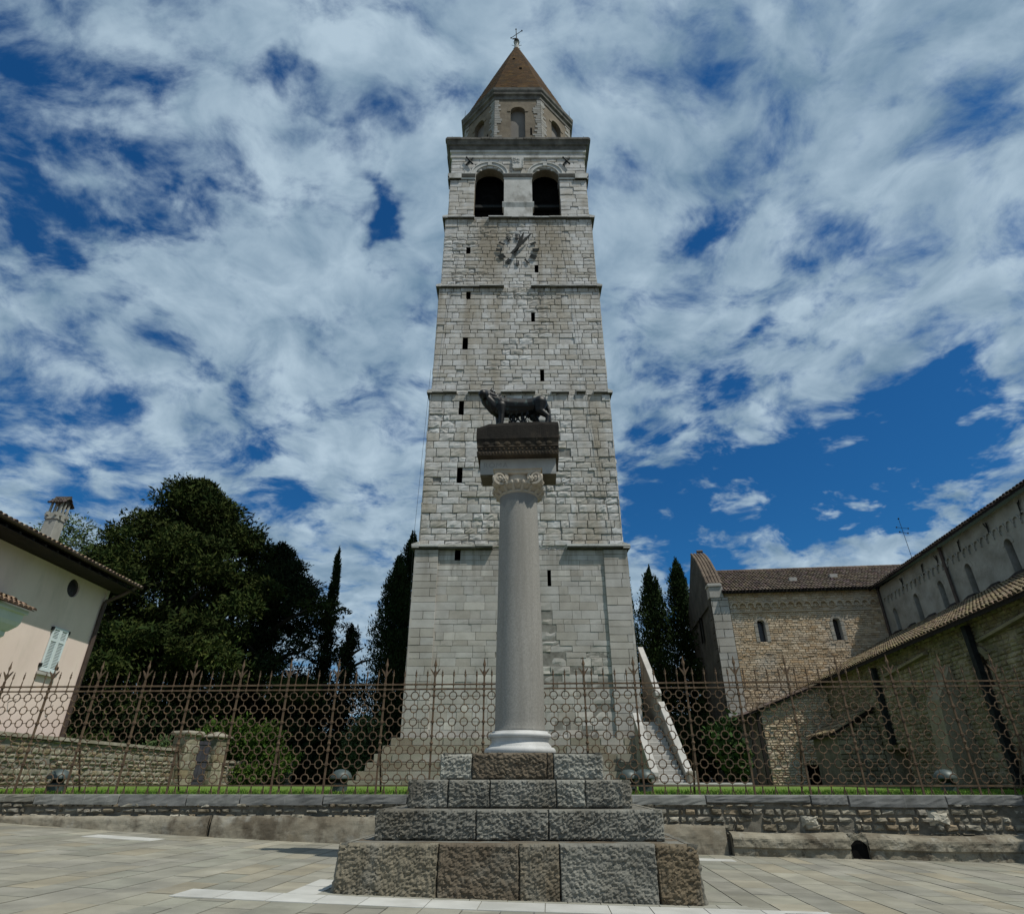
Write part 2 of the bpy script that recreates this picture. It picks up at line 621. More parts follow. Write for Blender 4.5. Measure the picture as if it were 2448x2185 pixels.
def masonry(mb, P, u0, u1, z0, z1, hr, lr, opens=None, zbreaks=(), gap=0.02, base=-0.05, jit=0.02, rough=0.006, e=0.015, grid=(3, 2), tints=((1, 1, 1),), tvar=0.08, rg=None, missing=0.0, ufun=None, big=0.0, wear=0.0):
    rg = rg or rng
    zs = [z0]
    marks = sorted(set([z for z in zbreaks if z0 < z < z1] + [z1]))
    for mk in marks:
        while True:
            h = rg.uniform(*hr)
            if zs[-1] + h > mk - hr[0] * 0.5:
                break
            zs.append(zs[-1] + h)
        zs.append(mk)
    for c, d in zip(zs[:-1], zs[1:]):
        if d - c < gap * 1.5:
            continue
        a0, a1 = (u0, u1) if ufun is None else ufun((c + d) / 2)
        for (s, t) in intervals(a0, a1, opens(c, d) if opens else []):
            x = s
            while x < t - 1e-4:
                l = rg.uniform(*lr)
                if x + l > t - lr[0] * 0.6:
                    l = t - x
                if rg.random() >= missing:
                    tt = rg.choice(tints)
                    k = 1 + rg.uniform(-tvar, tvar)
                    dep = rg.gauss(0, jit)
                    dep = max(base * 0.7, min(dep, jit * 2.2))
                    ro, ee = rough, e
                    if wear:
                        q = mnoise.fractal(Vector((x * 0.33 + u0, (c + z0) * 0.33, u0)), 1.0, 2.0, 3) + wear - 0.30
                        if q > 0.18:
                            f = min(1.0, (q - 0.18) * 3)
                            dep = rg.uniform(-0.6, 0.55) * 0.075 * f
                            ro = rough + 0.018 * f
                            ee = e * (1 + 2.0 * f)
                    if big and rg.random() < big:
                        dep = base * 0.6
                    stone_block(mb, P, x + gap / 2, x + l - gap / 2, c + gap / 2, d - gap / 2, dep, base, ee, grid[0], grid[1], ro, (tt[0] * k, tt[1] * k, tt[2] * k), rg)
                x += l
    return zs


def wall_sheet(mb, P, u0, u1, z0, z1, opens=None, zbreaks=(), d=-0.05, tint=None):
    zs = sorted(set([z0, z1] + [z for z in zbreaks if z0 < z < z1]))
    for c, e in zip(zs[:-1], zs[1:]):
        for (s, t) in intervals(u0, u1, opens(c, e) if opens else []):
            mb.poly([P(s, c, d), P(t, c, d), P(t, e, d), P(s, e, d)], tint)


def reveal(mb, P, a, b, c, d, d0=-0.01, d1=-1.0, tint=None, back=True):
    q = [(a, c), (b, c), (b, d), (a, d)]
    for i in range(4):
        p, r = q[i], q[(i + 1) % 4]
        mb.poly([P(p[0], p[1], d0), P(p[0], p[1], d1), P(r[0], r[1], d1), P(r[0], r[1], d0)], tint)
    if back:
        mb.poly([P(a, c, d1), P(b, c, d1), P(b, d, d1), P(a, d, d1)], tint)


def arch_pts(uc, r, z0, zs, n=14):
    """outline of a round-headed opening, from lower left over the arch to lower right"""
    pts = [(uc - r, z0)]
    for i in range(n + 1):
        a = PI - PI * i / n
        pts.append((uc + r * math.cos(a), zs + r * math.sin(a)))
    pts.append((uc + r, z0))
    return pts


def arch_wall(mb, P, u0, u1, z0, z1, arches, d=0.0, n=14, tint=None):
    """wall with round-headed holes. arches: (uc, r, zbottom, zspring)"""
    us = {u0, u1}
    for (uc, r, zb, zs) in arches:
        for i in range(n + 1):
            us.add(uc - r * math.cos(PI * i / n))
    us = sorted(us)
    for a, b in zip(us[:-1], us[1:]):
        if b - a < 1e-6:
            continue
        m = (a + b) / 2
        hit = None
        for (uc, r, zb, zs) in arches:
            if uc - r < m < uc + r:
                hit = (uc, r, zb, zs)
        if hit is None:
            mb.poly([P(a, z0, d), P(b, z0, d), P(b, z1, d), P(a, z1, d)], tint)
        else:
            uc, r, zb, zs = hit
            ha = zs + math.sqrt(max(0, r * r - (a - uc) ** 2))
            hb = zs + math.sqrt(max(0, r * r - (b - uc) ** 2))
            mb.poly([P(a, ha, d), P(b, hb, d), P(b, z1, d), P(a, z1, d)], tint)
            if zb > z0 + 1e-4:
                mb.poly([P(a, z0, d), P(b, z0, d), P(b, zb, d), P(a, zb, d)], tint)


def arch_reveal(mb, P, uc, r, zb, zs, d0, d1, n=14, back=True, tint=None, bottom=True):
    pts = arch_pts(uc, r, zb, zs, n)
    for p, q in zip(pts[:-1], pts[1:]):
        mb.poly([P(p[0], p[1], d0), P(p[0], p[1], d1), P(q[0], q[1], d1), P(q[0], q[1], d0)], tint)
    if bottom:
        p, q = pts[-1], pts[0]
        mb.poly([P(p[0], p[1], d0), P(p[0], p[1], d1), P(q[0], q[1], d1), P(q[0], q[1], d0)], tint)
    if back:
        mb.poly([P(p[0], p[1], d1) for p in pts], tint)


def arch_band(mb, P, uc, r, w, zs, d0, d1, n=14, tint=None, a0=0.0, a1=PI):
    """raised arch ring (archivolt) between radius r and r+w"""
    rings = []
    for i in range(n + 1):
        a = a0 + (a1 - a0) * i / n
        c, s = math.cos(a), math.sin(a)
        rings.append([P(uc + r * c, zs + r * s, d0), P(uc + r * c, zs + r * s, d1), P(uc + (r + w) * c, zs + (r + w) * s, d1), P(uc + (r + w) * c, zs + (r + w) * s, d0)])
    mb.loft(rings, cap=True, tint=tint)


GREYS = ((1, 1, 1), (1.04, 1.04, 1.05), (0.93, 0.92, 0.90), (1.10, 1.11, 1.12), (0.88, 0.86, 0.82), (0.97, 0.95, 0.91), (1.02, 1.0, 0.97))

LOWSTONES = ((1, 1, 1), (1.0, 0.99, 0.97), (0.93, 0.91, 0.87), (1.04, 1.04, 1.04), (0.97, 0.95, 0.92), (0.88, 0.85, 0.81), (1.0, 1.0, 1.0), (1.22, 1.21, 1.18), (1.0, 1.0, 1.0), (0.95, 0.95, 0.93))
STONES = GREYS + ((1.15, 1.16, 1.17), (0.84, 0.80, 0.73), (0.88, 0.86, 0.81), (0.93, 0.90, 0.84), (1.1, 1.1, 1.1), (1.0, 1.0, 1.0), (0.97, 0.96, 0.94), (1.0, 0.99, 0.97))

# ------------------------------------------------------------------ the bell tower
TX, TY = 0.50, 37.87          # tower axis


def four_sides(h):
    """frames of the four sides of a square of half width h: front first"""
    return [frame((TX, TY - h, 0), (1, 0, 0), (0, -1, 0)), frame((TX + h, TY, 0), (0, 1, 0), (1, 0, 0)),
            frame((TX, TY + h, 0), (-1, 0, 0), (0, 1, 0)), frame((TX - h, TY, 0), (0, -1, 0), (-1, 0, 0))]


def profile_ring(mb, n, prof, c, ph, tint=None, cap=True):
    """n-sided mouldings; prof = (apothem, z)"""
    k = 1 / math.cos(PI / n)
    mb.lathe([(a * k, z) for a, z in prof], c, n, tint, ph, cap)


def build_tower():
    T = thing('bell_tower', 'tall pale grey stone bell tower with a clock and a brown pointed spire', 'bell tower', (0, 0, 0))
    rg = random.Random(11)
    # (z0, z1, half width, slits (u0,u1,z0,z1) in world x)
    slits = [(-3.38, -3.11, 35.69, 36.36), (1.66, 1.90, 33.80, 34.55), (-3.22, -2.94, 31.2, 31.87), (1.33, 1.56, 29.15, 29.97), (-3.31, -2.98, 26.78, 27.76),
             (1.85, 2.08, 24.18, 25.1), (-3.34, -3.05, 21.6, 22.6), (-3.26, -2.96, 16.88, 17.86), (-3.17, -2.86, 12.1, 12.85), (1.93, 2.12, 10.65, 11.55)]
    secs = [(12.95, 23.2, 5.74, 0.022, 0.010, M_TOWER), (23.2, 32.3, 5.68, 0.012, 0.005, M_TOWER), (32.3, 39.4, 5.60, 0.010, 0.004, M_TOWER)]
    core = MB()
    win = []
    # lower shaft: smooth ashlar panel between corner pilasters
    lo = MB()
    z0, z1, h = 3.2, 12.7, 5.75
    for si, P in enumerate(four_sides(h)):
        ops = [(a - TX, b - TX, c, d) for a, b, c, d in slits if c < z1] if si == 0 else []
        of = rect_opens(ops)
        zb = [z for o in ops for z in (o[2], o[3])]
        masonry(lo, P, -h, h, z0, z1, (0.26, 0.46), (0.4, 1.15), of, zb, 0.007, -0.03, 0.006, 0.003, 0.007, (3, 2) if si == 0 else (1, 1), LOWSTONES, 0.05, rg, wear=0.16)
        wall_sheet(core, P, -h, h, z0, z1, of, zb, -0.022)
        for o in ops:
            win.append((P, o))
    lo.build('lower_shaft', M_TOWER_LOW, T)
    for si, P in enumerate(four_sides(h + 0.13)):
        for (a, b) in ((-h - 0.13, -h + 1.18), (h - 1.20, h + 0.13)):
            pil = MB()
            masonry(pil, P, a, b, z0, z1 - 0.02, (0.30, 0.5), (0.55, 1.31), None, (), 0.008, -0.125, 0.005, 0.003, 0.008, (2, 1), GREYS, 0.05, rg)
            pil.build('corner_pilaster', M_TOWER_LOW, T)
    # upper shaft stages
    for k, (z0, z1, h, jit, rough, m) in enumerate(secs):
        sh = MB()
        for si, P in enumerate(four_sides(h)):
            ops = [(a - TX, b - TX, c, d) for a, b, c, d in slits if z0 <= c < z1] if si == 0 else []
            of = rect_opens(ops)
            zb = [z for o in ops for z in (o[2], o[3])]
            masonry(sh, P, -h, h, z0, z1, (0.28, 0.50) if k else (0.30, 0.58), (0.42, 1.05), of, zb, 0.018, -0.085, jit, rough, 0.016, (4, 3) if si == 0 else (2, 1), STONES, 0.06, rg, 0.004 if k else 0.008, None, 0.02 if k else 0.035, wear=(0.26 if k else 0.38))
            wall_sheet(core, P, -h, h, z0, z1, of, zb, -0.07)
            for o in ops:
                win.append((P, o))
        sh.build(('rugged_stage', 'middle_stage', 'clock_stage')[k], m, T)
    wb = MB()
    Pw = four_sides(5.74)[0]
    masonry(wb, Pw, -1.6, 2.6, 12.68, 12.97, (0.13, 0.16), (0.3, 0.8), None, (), 0.02, -0.12, 0.03, 0.025, 0.03, (4, 3), STONES, 0.08, rg)
    wb.poly([Pw(-1.7, 12.6, -0.06), Pw(2.7, 12.6, -0.06), Pw(2.7, 13.0, -0.06), Pw(-1.7, 13.0, -0.06)])
    wb.build('worn_course_stones', M_TOWER, T)
    # window slits
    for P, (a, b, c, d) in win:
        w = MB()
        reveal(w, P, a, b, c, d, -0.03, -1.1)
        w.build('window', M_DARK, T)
    # string courses, worn away in places
    def course(z, hh, h, pr, gaps, nm='string_course'):
        mb = MB()
        for si, P in enumerate(four_sides(h)):
            for (s, t) in intervals(-h - pr, h + pr, gaps if si == 0 else []):
                x = s
                while x < t - 0.01:
                    l = min(rg.uniform(0.9, 2.2), t - x)
                    j = rg.uniform(-0.02, 0.02)
                    q = [(z + j, -0.1), (z + j, pr - 0.04 + j), (z + hh * 0.35 + j, pr + j), (z + hh * 0.8 + j, pr + j), (z + hh + 0.10 + j, -0.1)]
                    if x + l > t - 0.4:
                        l = t - x
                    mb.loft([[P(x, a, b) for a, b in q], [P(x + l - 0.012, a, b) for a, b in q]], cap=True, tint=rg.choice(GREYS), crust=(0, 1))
                    x += l
        return mb.build(nm, M_TRIM, T)
    course(12.72, 0.26, 5.76, 0.30, [(-1.55, 2.55)])
    course(23.15, 0.20, 5.70, 0.22, [(-4.0, -3.3), (-1.55, -1.2), (1.0, 2.0), (3.15, 3.6), (4.2, 4.7)])
    course(32.2, 0.20, 5.62, 0.26, [(-1.05, 0.85)])
    course(39.3, 0.22, 5.52, 0.30, [(-3.35, -2.3)])
    # belfry
    h = 5.47
    zi = 44.35
    bel = MB()
    ar = [(-2.31, 1.17, 39.75, 44.3), (2.20, 1.10, 39.75, 44.3)]

    def bel_open(c, d):
        m = (c + d) / 2
        out = []
        for (uc, r, zb, zs) in ar:
            if m < zb:
                continue
            if m <= zs:
                out.append((uc - r, uc + r))
            elif m < zs + r:
                w = math.sqrt(max(0, r * r - (m - zs) ** 2))
                out.append((uc - w - 0.10, uc + w + 0.10))
        return out
    for si, P in enumerate(four_sides(h)):
        masonry(bel, P, -h, h, 39.55, 46.7, (0.30, 0.5), (0.5, 1.3), bel_open, (39.75, 44.3, 44.8), 0.022, -0.06, 0.016, 0.008, 0.02, (3, 2) if si == 0 else (1, 1), GREYS, 0.08, rg, 0.0, None, 0.03)
        arch_wall(core, P, -h, h, 39.55, 46.75, ar, -0.055)
    bel.build('belfry_walls', M_TOWER, T)
    for P in four_sides(h):
        for a in ar:
            rev = MB()
            arch_reveal(rev, P, *a, -0.06, -0.75, back=False)
            rev.build('arch_reveal', M_DRUM, T)  # same stone as the belfry; darker drum material paints in the arch shade
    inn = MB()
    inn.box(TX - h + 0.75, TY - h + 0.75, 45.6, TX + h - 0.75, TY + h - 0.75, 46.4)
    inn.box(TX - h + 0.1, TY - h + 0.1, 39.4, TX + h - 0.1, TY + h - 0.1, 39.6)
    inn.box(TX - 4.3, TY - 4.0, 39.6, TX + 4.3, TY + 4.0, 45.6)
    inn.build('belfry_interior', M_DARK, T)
    for yy in (-4.5, 4.2):
        bm = MB()
        bm.box(TX - h + 0.2, TY + yy, 42.0, TX + h - 0.2, TY + yy + 0.3, 42.3)
        bm.build('bell_beam', M_IRON_DARK, T)
    # imposts and the little band on the pier
    for P in four_sides(h):
        band = MB()
        for (a, b) in ((-h - 0.2, ar[0][0] - ar[0][1] + 0.03), (ar[0][0] + ar[0][1] - 0.03, ar[1][0] - ar[1][1] + 0.03), (ar[1][0] + ar[1][1] - 0.03, h + 0.2)):
            imp = MB()
            for (c, d, pr) in ((44.05, 44.25, 0.09), (44.25, 44.62, 0.20)):
                q = [(c, -0.9), (c, pr * 0.7), (d - 0.05, pr), (d, pr), (d, -0.9)]
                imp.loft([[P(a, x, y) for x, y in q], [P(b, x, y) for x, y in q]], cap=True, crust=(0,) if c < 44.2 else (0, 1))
            imp.build('impost_moulding', M_TRIM, T)
        a, b = ar[0][0] + ar[0][1], ar[1][0] - ar[1][1]
        q = [(40.78, -0.5), (40.78, 0.05), (41.2, 0.16), (41.3, 0.16), (41.32, -0.5)]
        band.loft([[P(a - 0.12, x, y) for x, y in q], [P(b + 0.12, x, y) for x, y in q]], cap=True)
        q = [(39.75, -0.5), (39.75, 0.05), (40.78, 0.05), (40.78, -0.5)]
        band.loft([[P(a + 0.002, x, y) for x, y in q], [P(b - 0.002, x, y) for x, y in q]], cap=True)
        q = [(41.32, -0.5), (41.32, 0.055), (44.05, 0.055), (44.05, -0.5)]
        band.loft([[P(a + 0.002, x, y) for x, y in q], [P(b - 0.002, x, y) for x, y in q]], cap=True)
        band.build('belfry_pier', M_TRIM, T)
    P = four_sides(h)[0]
    for P_ in four_sides(h):
        for (uc, r, zb, zs) in ar:
            arv = MB()
            arch_band(arv, P_, uc, r - 0.02, 0.30, zs + 0.32, -0.08, 0.07)
            arch_band(arv, P_, uc, r + 0.26, 0.11, zs + 0.34, -0.06, 0.14)
            arv.box(*(lambda p, q: (min(p[0], q[0]), min(p[1], q[1]), min(p[2], q[2]), max(p[0], q[0]), max(p[1], q[1]), max(p[2], q[2])))(P_(uc - 0.16, zs + r + 0.25, -0.05), P_(uc + 0.16, zs + r + 0.72, 0.13)))
            arv.build('archivolt', M_TRIM, T)
    # coat of arms tablet
    ct = MB()
    ct.prism([P(-0.46, 45.35, -0.03), P(0.34, 45.35, -0.03), P(0.40, 46.0, -0.03), P(0.46, 46.75, -0.03), P(-0.55, 46.75, -0.03), P(-0.45, 46.0, -0.03)], (0, -0.16, 0))
    ct.prism([P(-0.34, 45.2, 0.0), P(0.24, 45.2, 0.0), P(0.24, 45.36, 0.0), P(-0.34, 45.36, 0.0)], (0, -0.24, 0))
    for i in range(14):
        u, z = rg.uniform(-0.38, 0.34), rg.uniform(46.05, 46.65)
        ct.sphere(P(u, z, 0.13), 0.10, 0.07, 0.09, 8, 5)
    for i in range(6):
        ct.sphere(P(-0.44 + 0.02 * (i % 2), 45.45 + 0.2 * i, 0.12), 0.07, 0.06, 0.1, 8, 5)
        ct.sphere(P(0.36 + 0.02 * (i % 2), 45.45 + 0.2 * i, 0.12), 0.07, 0.06, 0.1, 8, 5)
    ct.build('coat_of_arms', M_TRIM, T)
    # wall anchors
    for ux in (-3.98, 3.95):
        an = MB()
        s = -1 if ux < 0 else 1
        an.tube(P(ux - 0.27, 45.75, 0.12), P(ux + 0.27, 46.62, 0.12), 0.075, 0.065, 6)
        an.tube(P(ux + 0.27, 45.75, 0.20), P(ux - 0.27, 46.62, 0.20), 0.075, 0.065, 6)
        an.build('wall_anchor', M_IRON_DARK, T)
    # main cornice
    fr = MB()
    fr.tint = (0.95, 0.95, 0.95)
    prof = [(h - 0.05, 46.65), (h + 0.10, 46.7), (h + 0.10, 46.95), (h + 0.03, 46.98), (h + 0.05, 47.25), (h + 0.16, 47.32), (h + 0.18, 47.55), (h + 0.12, 47.6)]
    profile_ring(fr, 4, prof, (TX, TY, 0), PI / 4)
    fr.build('frieze', M_TRIM, T)
    co = MB()
    prof = [(h + 0.10, 47.58), (h + 0.2, 47.62), (h + 0.24, 47.95), (h + 0.36, 48.02), (h + 0.42, 48.3), (h + 0.50, 48.42), (h + 0.52, 48.68), (h - 0.4, 48.95)]
    profile_ring(co, 4, prof, (TX, TY, 0), PI / 4)
    # block joints of the cornice as slightly uneven stones
    for si, P_ in enumerate(four_sides(h)):
        x = -h - 0.45
        while x < h + 0.4:
            l = rg.uniform(0.6, 1.3)
            l = min(l, h + 0.45 - x)
            dd = rg.uniform(0.0, 0.05)
            q = [(48.44, 0.3), (48.44, 0.54 + dd), (48.70 - rg.uniform(0, 0.04), 0.54 + dd), (48.86, 0.2)]
            co.loft([[P_(x + 0.01, a, b) for a, b in q], [P_(x + l - 0.02, a, b) for a, b in q]], cap=True, tint=rg.choice(GREYS))
            x += l
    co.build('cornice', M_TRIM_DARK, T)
    # octagonal drum
    A = 4.93
    dr = MB()
    side = 2 * A * math.tan(PI / 8)
    for k in range(8):
        inf = MB()
        hol = MB()
        an = -PI / 2 + k * PI / 4
        n_ = Vector((math.cos(an), math.sin(an), 0))
        u_ = Vector((-math.sin(an), math.cos(an), 0))
        P8 = frame(Vector((TX, TY, 0)) + n_ * A, u_, n_)
        a = [(0.02, 0.64, 48.9, 53.9)]
        arch_wall(dr, P8, -side / 2, side / 2, 48.6, 55.9, a, 0.0, 12)
        arch_reveal(dr, P8, 0.02, 0.64, 48.9, 53.9, 0.0, -0.42, 12, back=False)
        pts = arch_pts(0.02, 0.64, 48.9, 53.9, 12)
        inf.poly([P8(p[0], p[1], -0.40) for p in pts])
        arch_band(dr, P8, 0.02, 0.64, 0.28, 53.9, -0.02, 0.05, 12, (1.15, 1.15, 1.13))
        for s in (-1, 1):
            qn = MB()
            z = 48.7
            i = 0
            while z < 55.6:
                hh = rg.uniform(0.22, 0.36)
                w = rg.uniform(0.2, 0.75)
                u0, u1 = (s * side / 2, s * (side / 2 - w))
                u0, u1 = min(u0, u1), max(u0, u1)
                stone_block(qn, P8, u0, u1, z, z + hh - 0.03, 0.035 + rg.uniform(0, 0.01), -0.02, 0.01, 1, 1, 0.0, rg.choice(GREYS), rg)
                z += hh
            qn.build('quoin_strip', M_QUOIN, T)
        hol.poly([P8(side / 2 - 0.95, 50.6, 0.012), P8(side / 2 - 0.80, 50.6, 0.012), P8(side / 2 - 0.80, 51.6, 0.012), P8(side / 2 - 0.95, 51.6, 0.012)])
        if k == 0:
            ap = arch_pts(0.05, 0.42, 48.9, 49.6, 8)
            hol.poly([P8(p[0], p[1], -0.38) for p in ap])
        inf.build('blind_arch_infill', M_PALEPL, T)
        hol.build('drum_opening', M_DARK, T)
    dr.build('drum', M_DRUM, T)
    oc = MB()
    prof = [(A - 0.1, 55.55), (A + 0.08, 55.6), (A + 0.10, 55.85), (A + 0.04, 55.9), (A + 0.10, 56.05), (A + 0.26, 56.15), (A + 0.28, 56.32), (A + 0.20, 56.36), (A + 0.36, 56.6), (A + 0.40, 56.9), (A + 0.1, 57.0)]
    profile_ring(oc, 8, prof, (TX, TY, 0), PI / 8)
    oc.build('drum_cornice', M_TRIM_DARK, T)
    # spire: courses of round tiles on eight sides
    sp = MB()
    za, zb = 56.95, 73.4
    n = 34
    k8 = 1 / math.cos(PI / 8)
    per = 64
    rings = []
    for i in range(n + 1):
        t = i / n
        z = za + (zb - za) * t
        a = (A + 0.26) * (1 - t) ** 0.97 + 0.16 * t
        for lip in ((0.05, 0.0), (0.0, 0.02)):
            ring = []
            for j in range(per):
                th = 2 * PI * j / per + PI / 8
                rel = (th - PI / 8) % (PI / 4) - PI / 8
                oct_r = a / math.cos(rel)
                rr = oct_r * 0.72 + a * 1.02 * 0.28 + (lip[0] if j % 2 == 0 else lip[0] * 0.3) * (1 - t) + rg.uniform(-0.02, 0.02) * (1 - t)
                ring.append((TX + rr * math.cos(th), TY + rr * math.sin(th), z + lip[1]))
            rings.append(ring)
    b0 = len(sp.v)
    for r_ in rings:
        sp.v.extend(r_)
    for i in range(len(rings) - 1):
        for j in range(per):
            k = (j + 1) % per
            c = rg.uniform(0.65, 1.3)
            sp.face((b0 + i * per + j, b0 + i * per + k, b0 + (i + 1) * per + k, b0 + (i + 1) * per + j), (c, c * rg.uniform(0.92, 1.05), c * 0.95))
    sp.build('spire_roof', M_SPIRE, T)
    # loose hatch bits on the spire
    for (ux, z) in ((-0.3, 67.0), (0.35, 63.2)):
        ha = MB()
        yy = TY - ((A + 0.26) * (73.4 - z) / 16.45) * 0.99
        ha.box(TX + ux - 0.13, yy - 0.12, z, TX + ux + 0.13, yy + 0.3, z + 0.5)
        ha.build('spire_hatch', M_DARK, T)
    # finial with ball and cross
    fi = MB()
    fi.lathe([(0.30, 73.0), (0.30, 73.5), (0.22, 73.6), (0.20, 74.2), (0.30, 74.3), (0.16, 74.4)], (TX + 0.02, TY, 0), 12)
    fi.build('finial_base', M_TRIM, T)
    cr = MB()
    cx = TX + 0.02
    cr.sphere((cx, TY, 74.75), 0.30, 0.30, 0.34)
    cr.tube((cx, TY, 74.9), (cx - 0.06, TY, 77.3), 0.055, 0.04, 8)
    cr.tube((cx - 0.62, TY + 0.3, 76.0), (cx + 0.60, TY - 0.3, 76.3), 0.035, 0.035, 8)
    for p in ((cx - 0.62, TY + 0.3, 76.0), (cx + 0.60, TY - 0.3, 76.3), (cx - 0.06, TY, 77.2)):
        cr.sphere(p, 0.085)
    cr.prism([(cx, TY - 0.02, 75.1), (cx - 0.5, TY - 0.02, 75.15), (cx - 0.47, TY - 0.02, 75.3), (cx, TY - 0.02, 75.45)], (0, 0.04, 0))
    for k in range(8):
        a = 2 * PI * k / 8
        cr.tube((cx, TY, 73.75), (cx + 0.55 * math.cos(a), TY + 0.55 * math.sin(a), 73.95), 0.03, 0.02, 5)
    cr.build('weather_cross', M_IRON_DARK, T)
    # lightning rods and wires
    for (x, y, z, l) in ((TX - h - 0.1, TY - h, 48.7, 0.9), (TX + h + 0.1, TY - h, 48.7, 0.9), (TX - 5.0, TY - 2.2, 56.9, 1.5), (TX + 5.0, TY - 2.2, 56.9, 1.5)):
        lr_ = MB()
        lr_.tube((x, y, z), (x, y, z + l), 0.025, 0.015, 5)
        lr_.build('lightning_rod', M_IRON_DARK, T)
    for pts in ([(3.3, -5.72, 39.4), (3.7, -5.78, 34), (4.1, -5.82, 24.5), (4.9, -5.86, 16), (5.2, -5.92, 13.1)], [(-4.4, -5.72, 35.2), (-4.9, -5.8, 30.5), (-5.2, -5.82, 24)],
                [(-5.8, -5.75, 25), (-5.95, -5.85, 16), (-6.0, -5.95, 12.9), (-5.75, -5.95, 3.5)]):
        lr_ = MB()
        lr_.path([(TX + p[0], TY + p[1], p[2]) for p in pts], 0.009, 5)
        lr_.build('lightning_wire', M_IRON_DARK, T)
    # clock numerals set straight into the wall
    Pc = four_sides(5.60)[0]
    u0, zc = -0.10, 36.0
    roman = ['XII', 'I', 'II', 'III', 'IIII', 'V', 'VI', 'VII', 'VIII', 'IX', 'X', 'XI']
    wid = {'I': 0.095, 'V': 0.16, 'X': 0.17}

    def stroke(mb, a, b, w, th):
        """a,b in (tangent, radius), th clock angle"""
        ta, ra = a
        tb, rb = b
        dx, dy = tb - ta, rb - ra
        l = math.hypot(dx, dy)
        nx, ny = -dy / l * w / 2, dx / l * w / 2
        pts = []
        for (t, r) in ((ta + nx, ra + ny), (tb + nx, rb + ny), (tb - nx, rb - ny), (ta - nx, ra - ny)):
            x = t * math.cos(th) + r * math.sin(th)
            z = -t * math.sin(th) + r * math.cos(th)
            pts.append((x, z))
        f = [Pc(u0 + x, zc + z, 0.05) for x, z in pts]
        mb.prism(f, (0, -0.05, 0))
    for i, rs in enumerate(roman):
        th = 2 * PI * i / 12
        W = sum(wid[c] for c in rs)
        t = -W / 2
        num = MB()
        ri, ro = 1.13, 1.56
        for c in rs:
            w = wid[c]
            if c == 'I':
                stroke(num, (t + w / 2, ri), (t + w / 2, ro), 0.052, th)
            elif c == 'V':
                stroke(num, (t + 0.02, ro), (t + w / 2, ri), 0.065, th)
                stroke(num, (t + w - 0.02, ro), (t + w / 2, ri), 0.05, th)
            else:
                stroke(num, (t + 0.02, ro), (t + w - 0.02, ri), 0.065, th)
                stroke(num, (t + w - 0.02, ro), (t + 0.02, ri), 0.05, th)
            t += w
        stroke(num, (-W / 2, ri), (W / 2, ri), 0.035, th)
        stroke(num, (-W / 2, ro), (W / 2, ro), 0.035, th)
        num.build('clock_numeral', M_CLOCK, T)

    def hand(th, L_, wd, dpt):
        mb = MB()
        pts = [(-0.08, -0.75), (0.08, -0.75), (wd * 0.8, 0.0), (wd, 0.45 * L_), (0.035, L_), (-0.035, L_), (-wd, 0.45 * L_), (-wd * 0.8, 0.0)]
        f = []
        for t, r in pts:
            f.append(Pc(u0 - 0.02 + t * math.cos(th) + r * math.sin(th), zc + 0.0 - t * math.sin(th) + r * math.cos(th), dpt))
        mb.prism(f, (0, -0.04, 0))
        mb.tube(Pc(u0 - 0.02, zc, 0.0), Pc(u0 - 0.02, zc, dpt), 0.06, 0.06, 8)
        return mb.build('clock_hand', M_IRON_DARK, T)
    hand(R(17), 1.72, 0.16, 0.20)
    hand(R(36), 1.80, 0.13, 0.28)
    # stepped base
    st = MB()
    for i in range(6):
        hh = 5.95 + 0.30 * (i + 1)
        zt = 3.2 - 0.36 * i
        for P_ in four_sides(hh):
            masonry(st, P_, -hh, hh, zt - 0.36, zt, (0.36, 0.36), (0.8, 1.6), None, (), 0.015, -0.31, 0.006, 0.006, 0.02, (3, 1), ((0.85, 0.85, 0.82), (0.62, 0.60, 0.50), (0.7, 0.7, 0.62), (0.55, 0.5, 0.4)), 0.1, rg)
        st.box(TX - hh + 0.04, TY - hh + 0.04, zt - 0.36, TX + hh - 0.04, TY + hh - 0.04, zt - 0.01, (0.6, 0.6, 0.5))
    st.build('stepped_base', M_TOWER_LOW, T)
    core.build('wall_core', M_MORTAR, T)
    return T


M_CLOCK = material('clock numeral slate', (0.03, 0.035, 0.036), (0.055, 0.06, 0.06), 6, 3, 0.8, 0.1, spec=0.05)
TOWER = build_tower()

# ------------------------------------------------------------------ ground
def gz(x):
    """fall of the square from left to right"""
    x = max(-22.0, min(22.0, x))
    return -0.017 * x if x > 0 else -0.02 * x + 0.0018 * x * x


WALL_A = math.atan(0.045)


def wall_y(x):
    return 15.85 - 0.045 * x


M_SLAB = material('paving stone', (0.20, 0.192, 0.160), (0.272, 0.261, 0.22), 1.6, 7, 0.85, 0.35, 14, 0.010,
                  stains=[(0.9, (1, 1, 1), 0.48, 0.72, (0.125, 0.122, 0.108), 0.6), (3.5, (1, 1, 1), 0.58, 0.72, (0.30, 0.29, 0.25), 0.4), (14, (1, 1, 1), 0.64, 0.72, (0.09, 0.09, 0.085), 0.4)])
M_JOINT = material('paving joint sand', (0.055, 0.055, 0.05), (0.09, 0.088, 0.08), 8, 4, 0.95, 0.2, 30, 0.004)
M_WHITE_SLAB = material('white paving stone', (0.37, 0.37, 0.345), (0.46, 0.46, 0.435), 2.2, 6, 0.8, 0.15, 18, 0.004,
                        stains=[(3.0, (1, 1, 1), 0.55, 0.8, (0.36, 0.35, 0.32), 0.4)])
M_GRASS = material('lawn soil and turf', (0.075, 0.13, 0.02), (0.12, 0.20, 0.03), 1.2, 6, 0.95, 0.5, 30, 0.03)


